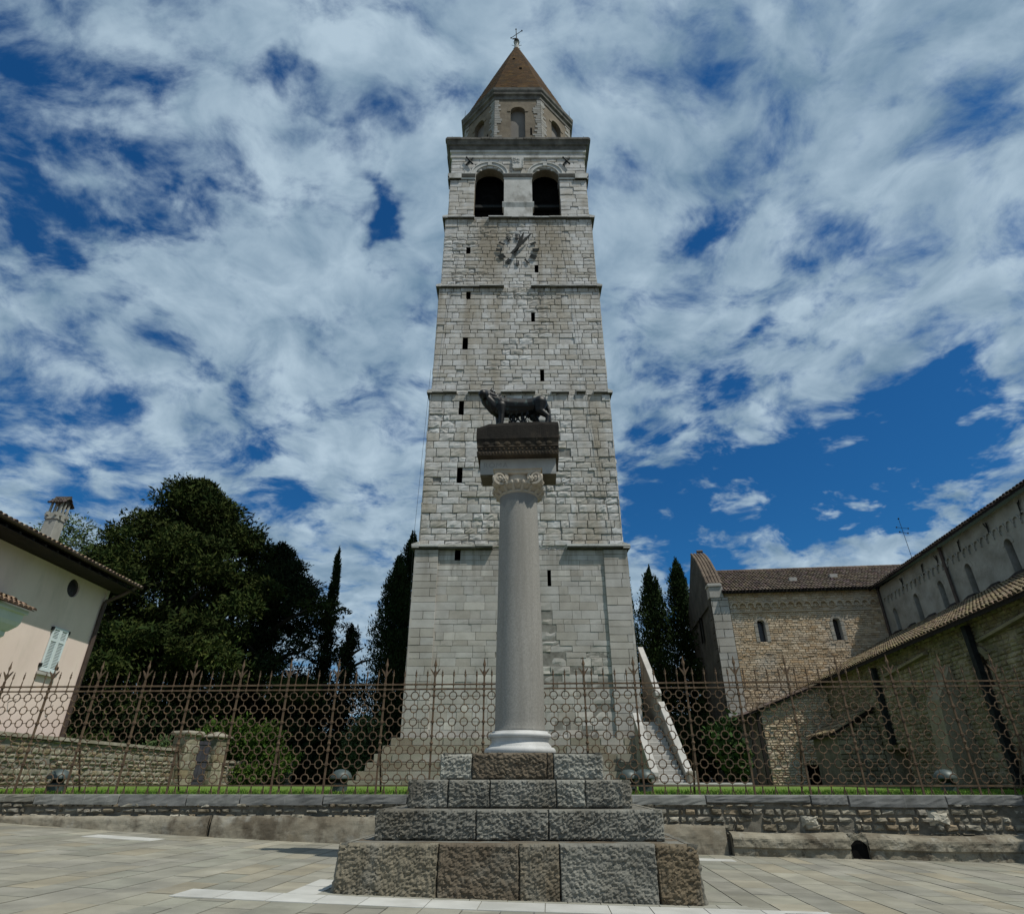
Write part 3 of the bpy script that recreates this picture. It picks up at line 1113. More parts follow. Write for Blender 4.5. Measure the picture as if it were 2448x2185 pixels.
def build_ground():
    rg = random.Random(3)
    # square: bedding sheet plus individually cut slabs, one structure object
    g = MB()
    xs = [-45 + i * 1.5 for i in range(61)]
    rows = [-40, -20, -5, 0, 4, 8, 12, 15, 17.9]
    base = len(g.v)
    for y in rows:
        for x in xs:
            yy = min(y, wall_y(x) + 0.25)
            g.v.append((x, yy, gz(x) - 0.012))
    n = len(xs)
    for j in range(len(rows) - 1):
        for i in range(n - 1):
            g.face((base + j * n + i, base + j * n + i + 1, base + (j + 1) * n + i + 1, base + (j + 1) * n + i))
    g.build('plaza_bedding', M_JOINT).update_tag()
    bpy.data.objects['plaza_bedding']['kind'] = 'structure'
    s = MB()
    a = R(-4.0)
    ca, sa = math.cos(a), math.sin(a)
    tints = ((1, 1, 1), (1.0, 1.0, 0.98), (1.05, 1.04, 1.0), (0.93, 0.94, 0.94), (1.0, 1.0, 1.0), (0.97, 0.98, 0.97), (1.08, 1.04, 0.96), (0.92, 0.95, 0.93), (1.05, 1.05, 1.0), (0.90, 0.90, 0.87), (1.05, 0.99, 0.88), (1.0, 1.03, 1.0), (1.16, 1.15, 1.1))
    u = -20.0
    while u < 20:
        w = rg.uniform(0.34, 0.56)
        v = -3.0 + rg.uniform(0, 1)
        while v < 18.2:
            l = rg.uniform(0.55, 1.5)
            q = [(u + 0.008, v + 0.007), (u + w - 0.008, v + 0.007), (u + w - 0.008, v + l - 0.007), (u + 0.008, v + l - 0.007)]
            pts = []
            dz = rg.uniform(-0.003, 0.003)
            for (x, y) in q:
                X, Y = x * ca - y * sa, x * sa + y * ca
                Y = min(Y, wall_y(X) + 0.1)
                pts.append((X, Y, gz(X) + dz))
            if len(set(p[1] for p in pts)) > 1:
                t = rg.choice(tints)
                k = rg.uniform(0.9, 1.1)
                tt = tuple(c * k for c in t)
                s.poly(pts, tt)
                b = len(s.v) - 4
                lo = [(p[0], p[1], p[2] - 0.012) for p in pts]
                for i in range(4):
                    j = (i + 1) % 4
                    s.poly([pts[j], pts[i], lo[i], lo[j]], tt)
            v += l
        u += w
    tag(s.build('plaza_paving', M_SLAB), kind='structure')
    # lawn behind the wall, out to the horizon
    l = MB()
    ys = [15.0, 16.2, 18, 22, 27, 29, 32, 60, 150, 500]
    zs = [1.0, 1.06, 1.09, 1.14, 1.17, 1.18, 1.2, 1.2, 1.2, 1.2]
    xs = [-500, -150, -60, -30, -20, -10, 0, 10, 20, 30, 60, 150, 500]
    b = 0
    for y, z in zip(ys, zs):
        for x in xs:
            yy = y
            if y < 16.5:
                yy = wall_y(max(-30, min(30, x))) + (0.30 if y < 15.5 else 0.42)
            l.v.append((x, yy, z))
    n = len(xs)
    for j in range(len(ys) - 1):
        for i in range(n - 1):
            l.face((j * n + i, j * n + i + 1, (j + 1) * n + i + 1, (j + 1) * n + i))
    tag(l.build('lawn', M_GRASS), kind='structure')
    # far country round the square so that nothing ends at an edge
    f = MB()
    f.poly([(-500, -300, -1.6), (500, -300, -1.6), (500, 40, -1.6), (-500, 40, -1.6)])
    tag(f.build('ground', M_SLAB), kind='structure')
    # white marker stones let into the square
    wt = MB()
    am = R(-3.2)
    cm, sm = math.cos(am), math.sin(am)

    def slab(x0, y0, x1, y1, tint=(1, 1, 1), org=(0.08, 11.7)):
        pts = [(x0, y0), (x1, y0), (x1, y1), (x0, y1)]
        P = []
        for x, y in pts:
            X, Y = org[0] + x * cm - y * sm, org[1] + x * sm + y * cm
            P.append((X, Y, gz(X) + 0.007))
        wt.poly(P, tint)
        lo_ = [(p[0], p[1], p[2] - 0.02) for p in P]
        for i in range(4):
            j = (i + 1) % 4
            wt.poly([P[j], P[i], lo_[i], lo_[j]], tint)
    x = -4.0
    while x < 3.6:
        l_ = rg.uniform(0.42, 0.8)
        k = rg.uniform(0.92, 1.06)
        slab(x + 0.006, -3.12, x + l_ - 0.006, -2.56, (k, k, k))
        x += l_
    for yy in (-2.55, -1.9):
        slab(-2.78, yy, -2.40, yy + 0.62)
    x = -2.4
    while x < 2.6:
        l_ = rg.uniform(0.3, 0.55)
        slab(x + 0.006, -2.55, x + l_ - 0.006, -2.30, (0.62, 0.61, 0.55))
        x += l_
    for (X0, X1, Y0, Y1) in ((-9.05, -7.55, 14.2, 14.75), (2.95, 4.3, 14.55, 15.0), (3.35, 4.05, 8.55, 8.98)):
        slab(X0 - 0.08, Y0 - 11.7, X1 - 0.08, Y1 - 11.7)
    tag(wt.build('white_paving_stones', M_WHITE_SLAB), kind='structure')
    # clipped turf and daisies along the wall
    gr = MB()
    for i in range(26000):
        x = rg.uniform(-14.5, 14.5)
        d = 0.45 + abs(rg.gauss(0, 1.5))
        y = wall_y(x) + d
        z = 1.06 + min(0.03, d * 0.015) + max(0, d - 2) * 0.012
        h = rg.uniform(0.025, 0.075)
        a = rg.uniform(0, 2 * PI)
        w = rg.uniform(0.006, 0.014)
        lx, ly = rg.uniform(-0.03, 0.03), rg.uniform(-0.03, 0.03)
        c = rg.uniform(0.7, 1.3)
        gr.poly([(x - w * math.cos(a), y - w * math.sin(a), z), (x + w * math.cos(a), y + w * math.sin(a), z), (x + lx, y + ly, z + h)], (c * rg.uniform(0.8, 1.25), c, c))
    tag(gr.build('grass', M_BLADE), kind='stuff')


M_BLADE = material('grass blades', (0.10, 0.19, 0.02), (0.16, 0.26, 0.04), 3, 2, 0.8, 0)
build_ground()

# ------------------------------------------------------------------ boundary wall
M_COPING = material('slate grey coping', (0.145, 0.147, 0.142), (0.23, 0.232, 0.222), 2.0, 7, 0.85, 0.4, 25, 0.01,
                    stains=[(9, (1.2, 1, 0.12), 0.62, 0.74, (0.42, 0.42, 0.40), 0.6), (2.2, (1, 1, 1), 0.55, 0.75, (0.07, 0.07, 0.06), 0.6)])
M_RUBBLE = material('rubble stone', (0.17, 0.155, 0.125), (0.30, 0.275, 0.23), 3.0, 7, 0.92, 0.6, 22, 0.02,
                    stains=[(4, (1, 1, 1), 0.52, 0.72, (0.08, 0.075, 0.055), 0.75)])
M_RUBBLE_MORTAR = material('dark rubble mortar', (0.10, 0.09, 0.072), (0.18, 0.165, 0.135), 5, 5, 0.95, 0.4, 30, 0.02)
M_PLASTER = material('mottled lime plaster', (0.195, 0.168, 0.125), (0.30, 0.275, 0.22), 1.1, 7, 0.92, 0.4, 14, 0.015,
                     stains=[(1.7, (1, 1, 0.7), 0.48, 0.62, (0.085, 0.068, 0.048), 0.85), (2.6, (1, 1, 1), 0.56, 0.70, (0.33, 0.32, 0.285), 0.65), (5, (1, 1, 0.4), 0.58, 0.70, (0.10, 0.085, 0.065), 0.6)], lo=0.38, hi=0.62)


M_LEDGE = material('pitted ledge stone', (0.165, 0.148, 0.112), (0.27, 0.248, 0.195), 2.2, 7, 0.95, 0.7, 14, 0.03,
                   stains=[(1.3, (1, 1, 1.6), 0.48, 0.66, (0.075, 0.06, 0.042), 0.85), (4, (1, 1, 1), 0.56, 0.68, (0.30, 0.29, 0.25), 0.7), (7, (1, 1, 0.6), 0.58, 0.68, (0.05, 0.042, 0.032), 0.7)])


def rough_sheet(mb, P, u0, u1, zlo, zhi, nu, nz, amp, dfun, seed=0, tint=None, fq=2.2):
    """displaced sheet between two height functions"""
    b = len(mb.v)
    for j in range(nz + 1):
        for i in range(nu + 1):
            u = u0 + (u1 - u0) * i / nu
            z = zlo(u) + (zhi(u) - zlo(u)) * j / nz
            d = dfun(u, j / nz) + amp * mnoise.fractal(Vector((u * fq + seed, z * fq * 1.5, seed * 1.7)), 1.0, 2.0, 4)
            mb.v.append(P(u, z, d))
    for j in range(nz):
        for i in range(nu):
            mb.face((b + j * (nu + 1) + i, b + j * (nu + 1) + i + 1, b + (j + 1) * (nu + 1) + i + 1, b + (j + 1) * (nu + 1) + i), tint)


def build_boundary_wall():
    rg = random.Random(23)
    W = thing('boundary_wall', 'low rubble stone wall with grey coping carrying the iron fence', 'wall', (0, 15.85, 0), -WALL_A)
    P = frame((0, 0, 0), (1, 0, 0), (0, -1, 0))
    L0, L1 = -19.0, 19.0
    top = 1.06
    # coping slabs
    c = MB()
    x = L0
    while x < L1:
        l = rg.choice((rg.uniform(0.7, 1.3), rg.uniform(1.3, 2.6), rg.uniform(1.6, 2.4)))
        h = rg.uniform(0.19, 0.25) if rg.random() > 0.12 else 0.16
        t = rg.choice(((1, 1, 1), (0.85, 0.85, 0.86), (1.15, 1.15, 1.13), (1.0, 0.95, 0.85), (0.9, 0.9, 0.92)))
        if 10.6 < x < 13.3:
            t = (1.05, 0.88, 0.66)
        stone_block(c, P, x + 0.004, x + l - 0.004, top - h, top, 0.015 + rg.uniform(-0.010, 0.010), -0.1, 0.012, 14, 4, 0.006, t, rg)
        c.box(x + 0.004, 0.095, top - h + 0.005, x + l - 0.004, 0.50, top - 0.004, t)
        x += l
    c.build('coping', M_COPING, W)
    # rubble course
    r_ = MB()
    tints = ((1, 1, 1), (1.2, 1.18, 1.12), (0.7, 0.69, 0.65), (1.0, 0.88, 0.74), (1.5, 1.52, 1.52), (0.8, 0.74, 0.64), (0.9, 0.93, 0.95))
    masonry(r_, P, L0, 3.2, 0.56, 0.90, (0.06, 0.13), (0.10, 0.34), None, (), 0.028, -0.09, 0.022, 0.012, 0.02, (3, 2), tints, 0.15, rg, 0.05)
    masonry(r_, P, 3.2, L1, 0.12, 0.90, (0.07, 0.16), (0.10, 0.38), None, (), 0.03, -0.09, 0.025, 0.014, 0.024, (3, 2), tints, 0.15, rg, 0.04)
    for (x, z, w, h) in ((9.15, 0.45, 0.46, 0.34), (6.4, 0.42, 0.40, 0.24)):
        stone_block(r_, P, x, x + w, z, z + h, 0.06, -0.08, 0.07, 5, 4, 0.02, (1.9, 1.95, 1.98), rg)
    r_.build('rubble_course', M_RUBBLE, W)
    bk = MB()
    bk.box(L0, 0.06, -0.7, L1, 0.49, top - 0.03)
    bk.build('wall_core', M_RUBBLE_MORTAR, W)
    # plaster skirting, cracked at one joint
    def zl(u):
        return gz(u) - 0.06
    def zt(u):
        k = 0.63 if u < 1.5 else 0.48
        return k + 0.006 * math.sin(u * 2.1) + 0.03 * mnoise.noise(Vector((u * 3, 0.3, 2)))
    for (a, b, nu) in ((L0, -6.93, 260), (-6.86, 1.5, 190), (1.5, 4.7, 80)):
        p = MB()
        rough_sheet(p, P, a, b, zl, zt, nu, 14, 0.012, lambda u, v: 0.060 - 0.045 * v ** 7, 2.0, None, 4.0)
        pts = [P(a, zl(a), 0.05), P(a, zl(a), -0.05), P(a, zt(a), -0.05), P(a, zt(a), 0.0)]
        p.poly(pts)
        pts = [P(b, zl(b), 0.05), P(b, zl(b), -0.05), P(b, zt(b), -0.05), P(b, zt(b), 0.0)]
        p.poly(pts)
        p.build('plaster_skirting', M_PLASTER, W)
    # stone ledge along the foot of the wall on the right, with a drain arch
    def lt(u):
        return 0.33 - 0.012 * (u - 4.8) + 0.02 * math.sin(u * 1.9)
    for (a, b) in ((4.78, 7.245), (7.625, 12.2), (12.2, L1)):
        p = MB()
        nu = int((b - a) * 22)
        pr = 0.24 if a < 12 else 0.12
        hi = lt if a < 12 else (lambda u: 0.36)
        rough_sheet(p, P, a, b, zl, hi, nu, 14, 0.026 if a < 12 else 0.015, lambda u, v, pr=pr: pr * (1 - max(0, (v - 0.8) / 0.2) ** 2 * 0.5) - (0.04 if v < 0.5 and a < 12 else 0), 5.0 + a, None, 5.0)
        # top shelf
        q = len(p.v)
        n = nu + 1
        row = p.v[-n:]
        for v in row:
            p.v.append((v[0], 0.02, v[2] + 0.03))
        for i in range(nu):
            p.face((q - n + i, q - n + i + 1, q + i + 1, q + i))
        for s in (a, b):
            p.poly([P(s, zl(s), pr), P(s, zl(s), -0.05), P(s, hi(s), -0.05), P(s, hi(s), pr * 0.6)])
        p.build('foot_ledge', M_PLASTER if a >= 12 else M_LEDGE, W)
    d = MB()
    pts = [(7.24, zl(7.2)), (7.24, 0.10), (7.32, 0.20), (7.435, 0.24), (7.55, 0.20), (7.63, 0.10), (7.63, zl(7.66))]
    d.prism([P(u, z, 0.10) for u, z in pts], (0, -0.03, 0))
    d.build('drain_opening', M_DARK, W)
    d = MB()
    rough_sheet(d, P, 7.24, 7.63, lambda u: 0.10 + 0.12 * math.sin((u - 7.24) / 0.39 * PI), lambda u: 0.335, 12, 6, 0.03, lambda u, v: 0.20, 3.0, None, 5.0)
    d.build('drain_lintel', M_LEDGE, W)
    return W


BWALL = build_boundary_wall()

# ------------------------------------------------------------------ iron fence
M_RUST = material('rusty iron', (0.078, 0.051, 0.033), (0.145, 0.102, 0.066), 4, 6, 0.85, 0.4, 60, 0.003,
                  stains=[(7, (1, 1, 1), 0.52, 0.68, (0.03, 0.026, 0.024), 0.7), (3, (1, 1, 1), 0.58, 0.7, (0.20, 0.11, 0.04), 0.5)], spec=0.2)


def build_fence():
    F_ = thing('iron_fence', 'rusty wrought iron fence of ringed panels and spear finials on the wall', 'fence', (0, 16.05, 0), -WALL_A)
    bay = 1.2512
    x0 = -0.70 - bay * 12
    nb = 24
    zb, zr1, zr2 = 1.24, 3.365, 3.48
    rings = [3.215, 2.915, 2.615, 2.30, 1.995, 1.69, 1.385]
    rx = [-0.435, -0.145, 0.145, 0.435]

    def spear(mb, x, z, h, w):
        """leaf-shaped point with two barbs"""
        y = 0.0
        prof = [(0.010, 0), (0.012, h * 0.28), (w, h * 0.50), (w * 0.45, h * 0.62), (w * 0.95, h * 0.68), (0.012, h * 0.80), (0.004, h)]
        mb.loft([[(x + r, y, z + t), (x, y + 0.012, z + t), (x - r, y, z + t), (x, y - 0.012, z + t)] for r, t in prof], cap=True)
    post = None
    for i in range(nb + 1):
        x = x0 + bay * i
        if post is None:
            m = MB()
            m.box(-0.020, -0.020, 1.06, 0.020, 0.020, 3.62)
            for z in rings[:6]:
                m.bbox(-0.034, -0.034, z - 0.03, 0.034, 0.034, z + 0.03, 0.008)
            m.bbox(-0.036, -0.036, zr2 - 0.03, 0.036, 0.036, zr2 + 0.035, 0.008)
            m.bbox(-0.036, -0.036, zr1 - 0.03, 0.036, 0.036, zr1 + 0.03, 0.008)
            # knob half way up
            m.sphere((0, 0, 2.14), 0.045, 0.045, 0.04, 10, 6)
            post = m.build('post', M_RUST, F_, loc=(x, 0, 0))
            f = MB()
            prof = [(0.020, 3.60), (0.022, 3.66), (0.042, 3.73), (0.034, 3.78), (0.015, 3.84), (0.018, 3.88), (0.042, 3.95), (0.024, 4.01), (0.005, 4.12)]
            f.loft([[(r, 0, z), (0, r * 0.5, z), (-r, 0, z), (0, -r * 0.5, z)] for r, z in prof], cap=True)
            for s in (-1, 1):
                pts = [(0.012, 3.66, 0.020), (0.05, 3.74, 0.020), (0.09, 3.80, 0.016), (0.115, 3.835, 0.011), (0.128, 3.862, 0.004)]
                f.loft([[(s * a, -0.012, z - w), (s * a - s * w, -0.012, z + w), (s * a - s * w, 0.012, z + w), (s * a, 0.012, z - w)] for a, z, w in pts], cap=True)
            fin = f.build('fleur_finial', M_RUST, post)
        else:
            p = instance(post, F_, (x, 0, 0))
            c = fin.copy()
            COL.objects.link(c)
            c.parent = p
    # rails
    for z, hh in ((zr1, 0.016), (zr2, 0.018), (zb, 0.016)):
        m = MB()
        m.box(x0 - 0.02, -0.018 - (0.004 if z == zb else 0), z - hh, x0 + bay * nb + 0.02, 0.018, z + hh)
        m.build('rail', M_RUST, F_)
    # one panel of rings, repeated
    m = MB()
    Rr, r = 0.092, 0.0125
    for z in rings:
        for x in rx:
            m.torus((x, 0, z), Rr, r, 'Y', 18, 6)
        xs = [-bay / 2 + 0.02] + rx + [bay / 2 - 0.02]
        for a, b in zip(xs[:-1], xs[1:]):
            s = a + (Rr if a in rx else 0)
            t = b - (Rr if b in rx else 0)
            m.tube((s, 0, z), (t, 0, z), 0.0085, None, 5)
            for q, ok in ((s, a in rx), (t, b in rx)):
                if ok:
                    m.bbox(q - 0.016, -0.015, z - 0.013, q + 0.016, 0.015, z + 0.013, 0.004)
    for x in rx:
        zz = [zr1] + rings + [zb]
        for a, b in zip(zz[:-1], zz[1:]):
            s = a - (Rr if a in rings else 0.01)
            t = b + (Rr if b in rings else 0.01)
            m.tube((x, 0, s), (x, 0, t), 0.0085, None, 5)
            for q, ok in ((s, a in rings), (t, b in rings)):
                if ok:
                    m.bbox(x - 0.013, -0.015, q - 0.016, x + 0.013, 0.015, q + 0.016, 0.004)
        # split foot under the bottom rail
        m.tube((x, 0, zb), (x, 0, 1.17), 0.014, 0.014, 6)
        m.tube((x, 0, 1.18), (x - 0.03, 0, 1.06), 0.014, 0.012, 6)
        m.tube((x, 0, 1.18), (x + 0.03, 0, 1.06), 0.014, 0.012, 6)
    pan = m.build('ring_panel', M_RUST, F_, smooth=False, loc=(x0 + bay / 2, 0, 0))
    for i in range(1, nb):
        instance(pan, F_, (x0 + bay * (i + 0.5), 0, 0))
    # spears between the posts
    sp = None
    for i in range(nb):
        for x in rx:
            X = x0 + bay * (i + 0.5) + x
            if sp is None:
                m = MB()
                m.tube((0, 0, 3.35), (0, 0, 3.60), 0.013, 0.013, 6)
                m.bbox(-0.024, -0.026, zr1 - 0.024, 0.024, 0.026, zr1 + 0.024, 0.006)
                m.bbox(-0.024, -0.026, zr2 - 0.026, 0.024, 0.026, zr2 + 0.026, 0.006)
                spear(m, 0, 3.58, 0.26, 0.030)
                sp = m.build('spear_finial', M_RUST, F_, loc=(X, 0, 0))
            else:
                o = instance(sp, F_, (X, 0, 0))
    # raking stays behind every second post
    br = None
    for i in range(0, nb + 1, 2):
        x = x0 + bay * i
        if br is None:
            m = MB()
            m.tube((0, 0.02, 2.14), (0, 0.55, 1.07), 0.024, 0.024, 6)
            br = m.build('brace', M_RUST, F_, loc=(x, 0, 0))
        else:
            instance(br, F_, (x, 0, 0))
    return F_


FENCE = build_fence()

# ------------------------------------------------------------------ column monument
M_PLINTH = material('hammered grey stone', (0.105, 0.102, 0.088), (0.19, 0.186, 0.162), 2.2, 7, 0.9, 0.7, 16, 0.03,
                    stains=[(1.3, (1, 1, 1), 0.56, 0.74, (0.24, 0.24, 0.22), 0.5), (0.9, (1, 1, 1), 0.52, 0.70, (0.10, 0.085, 0.06), 0.6), (5, (1, 1, 1), 0.6, 0.75, (0.05, 0.05, 0.045), 0.6)])
M_PLINTH_BROWN = material('hammered brown stone', (0.074, 0.058, 0.040), (0.134, 0.109, 0.078), 2.5, 7, 0.9, 0.7, 16, 0.03,
                          stains=[(1.5, (1, 1, 1), 0.52, 0.70, (0.16, 0.155, 0.13), 0.75), (5, (1, 1, 1), 0.6, 0.75, (0.05, 0.04, 0.03), 0.6)])
M_GRANITE = material('speckled granite', (0.27, 0.265, 0.245), (0.37, 0.365, 0.345), 28, 4, 0.75, 0.25, 60, 0.006,
                     stains=[(0.7, (1, 1, 0.6), 0.48, 0.72, (0.21, 0.20, 0.18), 0.45), (55, (1, 1, 1), 0.60, 0.70, (0.12, 0.12, 0.115), 0.55), (2.2, (1, 1, 0.8), 0.66, 0.70, (0.15, 0.15, 0.145), 0.6)], lo=0.3, hi=0.7)
M_MARBLE = material('white marble', (0.40, 0.40, 0.39), (0.52, 0.52, 0.51), 2.5, 6, 0.6, 0.12, 15, 0.005,
                    stains=[(2.5, (1, 1, 0.8), 0.56, 0.75, (0.30, 0.28, 0.22), 0.6)])
M_CAP = material('weathered capital stone', (0.33, 0.29, 0.23), (0.47, 0.43, 0.37), 3.0, 7, 0.85, 0.4, 18, 0.012,
                 stains=[(3.0, (1, 1, 1), 0.5, 0.68, (0.19, 0.14, 0.09), 0.75)])
M_DADO = material('grey inscription stone', (0.29, 0.29, 0.275), (0.37, 0.37, 0.355), 2.0, 6, 0.85, 0.2, 20, 0.006,
                  stains=[(3, (1, 1, 0.7), 0.6, 0.75, (0.25, 0.25, 0.24), 0.5)])
def crown_extra(nt, tc, col, mix, ramp, noise):
    """black crust over the upper part of the cornice, ragged lower edge"""
    N, L = nt.nodes.new, nt.links.new
    sp = N('ShaderNodeSeparateXYZ')
    L(tc.outputs['Object'], sp.inputs[0])
    a = N('ShaderNodeMath')
    a.operation = 'MULTIPLY_ADD'
    L(noise(3.0, 6, (1, 1, 0.6), 0.65), a.inputs[0])
    a.inputs[1].default_value = 0.9
    L(sp.outputs[2], a.inputs[2])
    m = N('ShaderNodeMath')
    m.operation = 'MULTIPLY'
    m.inputs[1].default_value = 0.9
    L(ramp(a.outputs[0], 8.17, 8.34), m.inputs[0])
    return mix(m.outputs[0], col, (0.010, 0.0085, 0.007))


M_CROWN = material('black weathered cornice', (0.026, 0.020, 0.014), (0.062, 0.048, 0.033), 3.0, 7, 0.92, 0.5, 18, 0.015,
                   stains=[(2.5, (1, 1, 0.6), 0.52, 0.70, (0.020, 0.018, 0.014), 0.85), (7, (1, 1, 1), 0.68, 0.76, (0.22, 0.20, 0.15), 0.5)], extra=crown_extra)
M_BRONZE = material('dark bronze patina', (0.016, 0.038, 0.040), (0.040, 0.082, 0.086), 5, 6, 0.5, 0.2, 25, 0.006, metal=0.3, spec=0.5,
                    stains=[(6, (2, 1, 1), 0.55, 0.75, (0.08, 0.14, 0.135), 0.5)])
M_LETTER = material('cut letter stone', (0.225, 0.228, 0.222), (0.265, 0.268, 0.26), 5, 3, 0.9, 0)


def hammered(mb, P, a, b, c, d, dep, amp, seed, tint, base=-0.12, cell=0.017, slant=0.6, e=0.034):
    """rock-faced stone: tooled pits on a dense grid, worn arrises"""
    nx = max(3, int((b - a) / cell))
    nz = max(3, int((d - c) / cell))
    s = len(mb.v)
    for j in range(nz + 1):
        for i in range(nx + 1):
            u = a + (b - a) * i / nx
            z = c + (d - c) * j / nz
            q = Vector(((u + z * slant) * 17 + seed, (z - u * slant) * 30, seed * 0.37))
            q2 = Vector((u * 5 + seed, z * 7, 3.1))
            k = mnoise.fractal(q, 0.7, 2.0, 3) * 0.85 + mnoise.noise(q2) * 0.55
            ed = min((u - a) * 1.9, (b - u) * 1.9, z - c, d - z)
            r = min(1.0, ed / e) if e > 0 else 1
            q3 = mnoise.noise(Vector((u * 9 + seed, z * 9, 8.0)))
            dd = dep + amp * k - (1 - r) ** 2 * (0.045 + 0.05 * q3 + 0.03 * mnoise.noise(Vector((u * 3 + seed, z * 3, 1.0))))
            mb.v.append(P(u, z, dd))
    w = nx + 1
    for j in range(nz):
        for i in range(nx):
            mb.face((s + j * w + i, s + j * w + i + 1, s + (j + 1) * w + i + 1, s + (j + 1) * w + i), tint)
    # returns
    b0 = len(mb.v)
    mb.v += [P(a, c, base), P(b, c, base), P(b, d, base), P(a, d, base)]
    g = lambda i, j: s + j * w + i
    mb.face([b0, b0 + 1] + [g(i, 0) for i in range(nx, -1, -1)], tint)
    mb.face([b0 + 1, b0 + 2] + [g(nx, j) for j in range(nz, -1, -1)], tint)
    mb.face([b0 + 2, b0 + 3] + [g(i, nz) for i in range(0, nx + 1)], tint)
    mb.face([b0 + 3, b0] + [g(0, j) for j in range(0, nz + 1)], tint)


def spiral(mb, C, U, Wv, Nv, r0, turns, th, dp, flip=1, n=40):
    """volute scroll as a raised spiral band"""
    C, U, Wv, Nv = Vector(C), Vector(U), Vector(Wv), Vector(Nv)
    rings = []
    for i in range(n + 1):
        t = i / n
        a = PI / 2 + flip * t * turns * 2 * PI
        r = r0 * (1 - 0.82 * t)
        w = th * (1 - 0.6 * t)
        d = (U * math.cos(a) + Wv * math.sin(a))
        p = C + d * r
        rings.append([p - d * w - Nv * dp, p + d * w - Nv * dp, p + d * w * 0.9 + Nv * dp, p - d * w * 0.9 + Nv * dp])
    mb.loft(rings, cap=True)


def build_monument():
    rg = random.Random(5)
    Mo = thing('column_monument', 'granite column on a stepped stone plinth with capital and inscribed block', 'monument', (0.08, 11.70, 0), R(-2.6))
    tiers = [  # front y, half width, x shift, z0, z1, joints along the front, colours
        (-2.40, 2.33, 0.08, -0.12, 0.603, [-2.33, -1.01, 0.04, 0.56, 1.79, 2.33], 'GbBgo', 0.050),
        (-1.95, 2.00, 0.09, 0.603, 0.972, [-2.0, -0.58, 0.42, 2.0], 'ggg', 0.0),
        (-1.50, 1.65, 0.09, 0.972, 1.340, [-1.65, -1.05, -0.43, 0.55, 0.98, 1.65], 'gggwg', 0.0),
        (-1.05, 1.28, 0.115, 1.340, 1.720, [-1.28, -0.78, 0.40, 0.50, 1.28], 'wbbw', 0.0)]
    cols = {'g': (M_PLINTH, (1, 1, 1)), 'G': (M_PLINTH, (1.05, 0.95, 0.8)), 'b': (M_PLINTH_BROWN, (1, 1, 1)), 'B': (M_PLINTH_BROWN, (1.2, 1.25, 1.25)), 'o': (M_PLINTH_BROWN, (1.15, 1.12, 1.02)), 'w': (M_PLINTH, (1.75, 1.78, 1.8))}
    seed = 0
    for ti, (fy, hw, sx, z0, z1, joints, cc, batter) in enumerate(tiers):
        dep = -fy
        core = MB()
        core.box(sx - hw + 0.07, fy + 0.07, z0, sx + hw - 0.07, -fy - 0.07, z1 - 0.006)
        step = core.build('plinth_step', M_PLINTH, Mo)

        def slanted(P, b=batter, z1=z1, z0=z0):
            if b == 0:
                return P
            return lambda u, z, d: P(u, z, d + b * (z1 - z) / (z1 - z0))
        Pf = slanted(frame((sx, fy, 0), (1, 0, 0), (0, -1, 0)))
        Pr = slanted(frame((sx + hw, 0, 0), (0, 1, 0), (1, 0, 0)))
        Pl = slanted(frame((sx - hw, 0, 0), (0, -1, 0), (-1, 0, 0)))
        Pb = slanted(frame((sx, -fy, 0), (-1, 0, 0), (0, 1, 0)))
        amp = 0.028
        for i, (a, b) in enumerate(zip(joints[:-1], joints[1:])):
            m_, t_ = cols[cc[i]]
            k = rg.uniform(0.88, 1.08)
            mb = MB()
            seed += 7.3
            ins = 0.002
            hz = z1 - (0.02 if (ti == 3 and cc[i] == 'w') else 0)
            hammered(mb, Pf, a + ins, b - ins, z0, hz, 0.0, amp, seed, (t_[0] * k, t_[1] * k, t_[2] * k), slant=0.6 if i % 2 == 0 else -0.45)
            mb.build('stone_block', m_, step)
        for P_, hw_ in ((Pr, dep), (Pl, dep), (Pb, hw)):
            x = -hw_
            while x < hw_ - 0.05:
                l = min(rg.uniform(0.9, 1.6), hw_ - x)
                if hw_ - x - l < 0.4:
                    l = hw_ - x
                mb = MB()
                seed += 7.3
                k = rg.uniform(0.85, 1.1)
                hammered(mb, P_, x + 0.004, x + l - 0.004, z0, z1, 0.0, amp, seed, (k, k * 0.98, k * 0.94), cell=0.035)
                mb.build('stone_block', M_PLINTH, step)
                x += l
        tp = MB()
        k = 0.055
        rough_sheet(tp, lambda u, z, d: (sx + u, z, z1 + d - 0.006), -hw + k, hw - k, lambda u: fy + k, lambda u: -fy - k, 50, 50, 0.008, lambda u, v: 0.0, seed)
        tp.build('step_top', M_PLINTH if ti else M_PLINTH_BROWN, step)
    cx = 0.06
    # attic base
    mb = MB()
    prof = []
    def tor(zc, r, rr, n=8):
        return [(r + rr * math.cos(-PI / 2 + PI * i / n), zc + rr * math.sin(-PI / 2 + PI * i / n)) for i in range(n + 1)]
    prof = [(0.40, 1.70)] + tor(1.775, 0.560, 0.062) + [(0.545, 1.842), (0.545, 1.858), (0.515, 1.885), (0.497, 1.915), (0.500, 1.945), (0.515, 1.962), (0.515, 1.972)] + tor(2.015, 0.512, 0.040) + [(0.492, 2.058), (0.492, 2.085), (0.43, 2.09)]
    mb.lathe(prof, (cx, 0, 0), 64)
    fix_normals(mb.build('column_base', M_MARBLE, Mo, smooth=True))
    # shaft with slight swelling
    mb = MB()
    n = 40
    pr = [(0.455, 2.085), (0.448, 2.12)]
    for i in range(n + 1):
        t = i / n
        r = 0.440 - 0.052 * t ** 1.5 + 0.003 * math.sin(t * 9)
        pr.append((r, 2.17 + (6.50 - 2.17) * t))
    pr += [(0.400, 6.53), (0.405, 6.56), (0.395, 6.59)]
    mb.lathe(pr, (cx, 0, 0), 72)
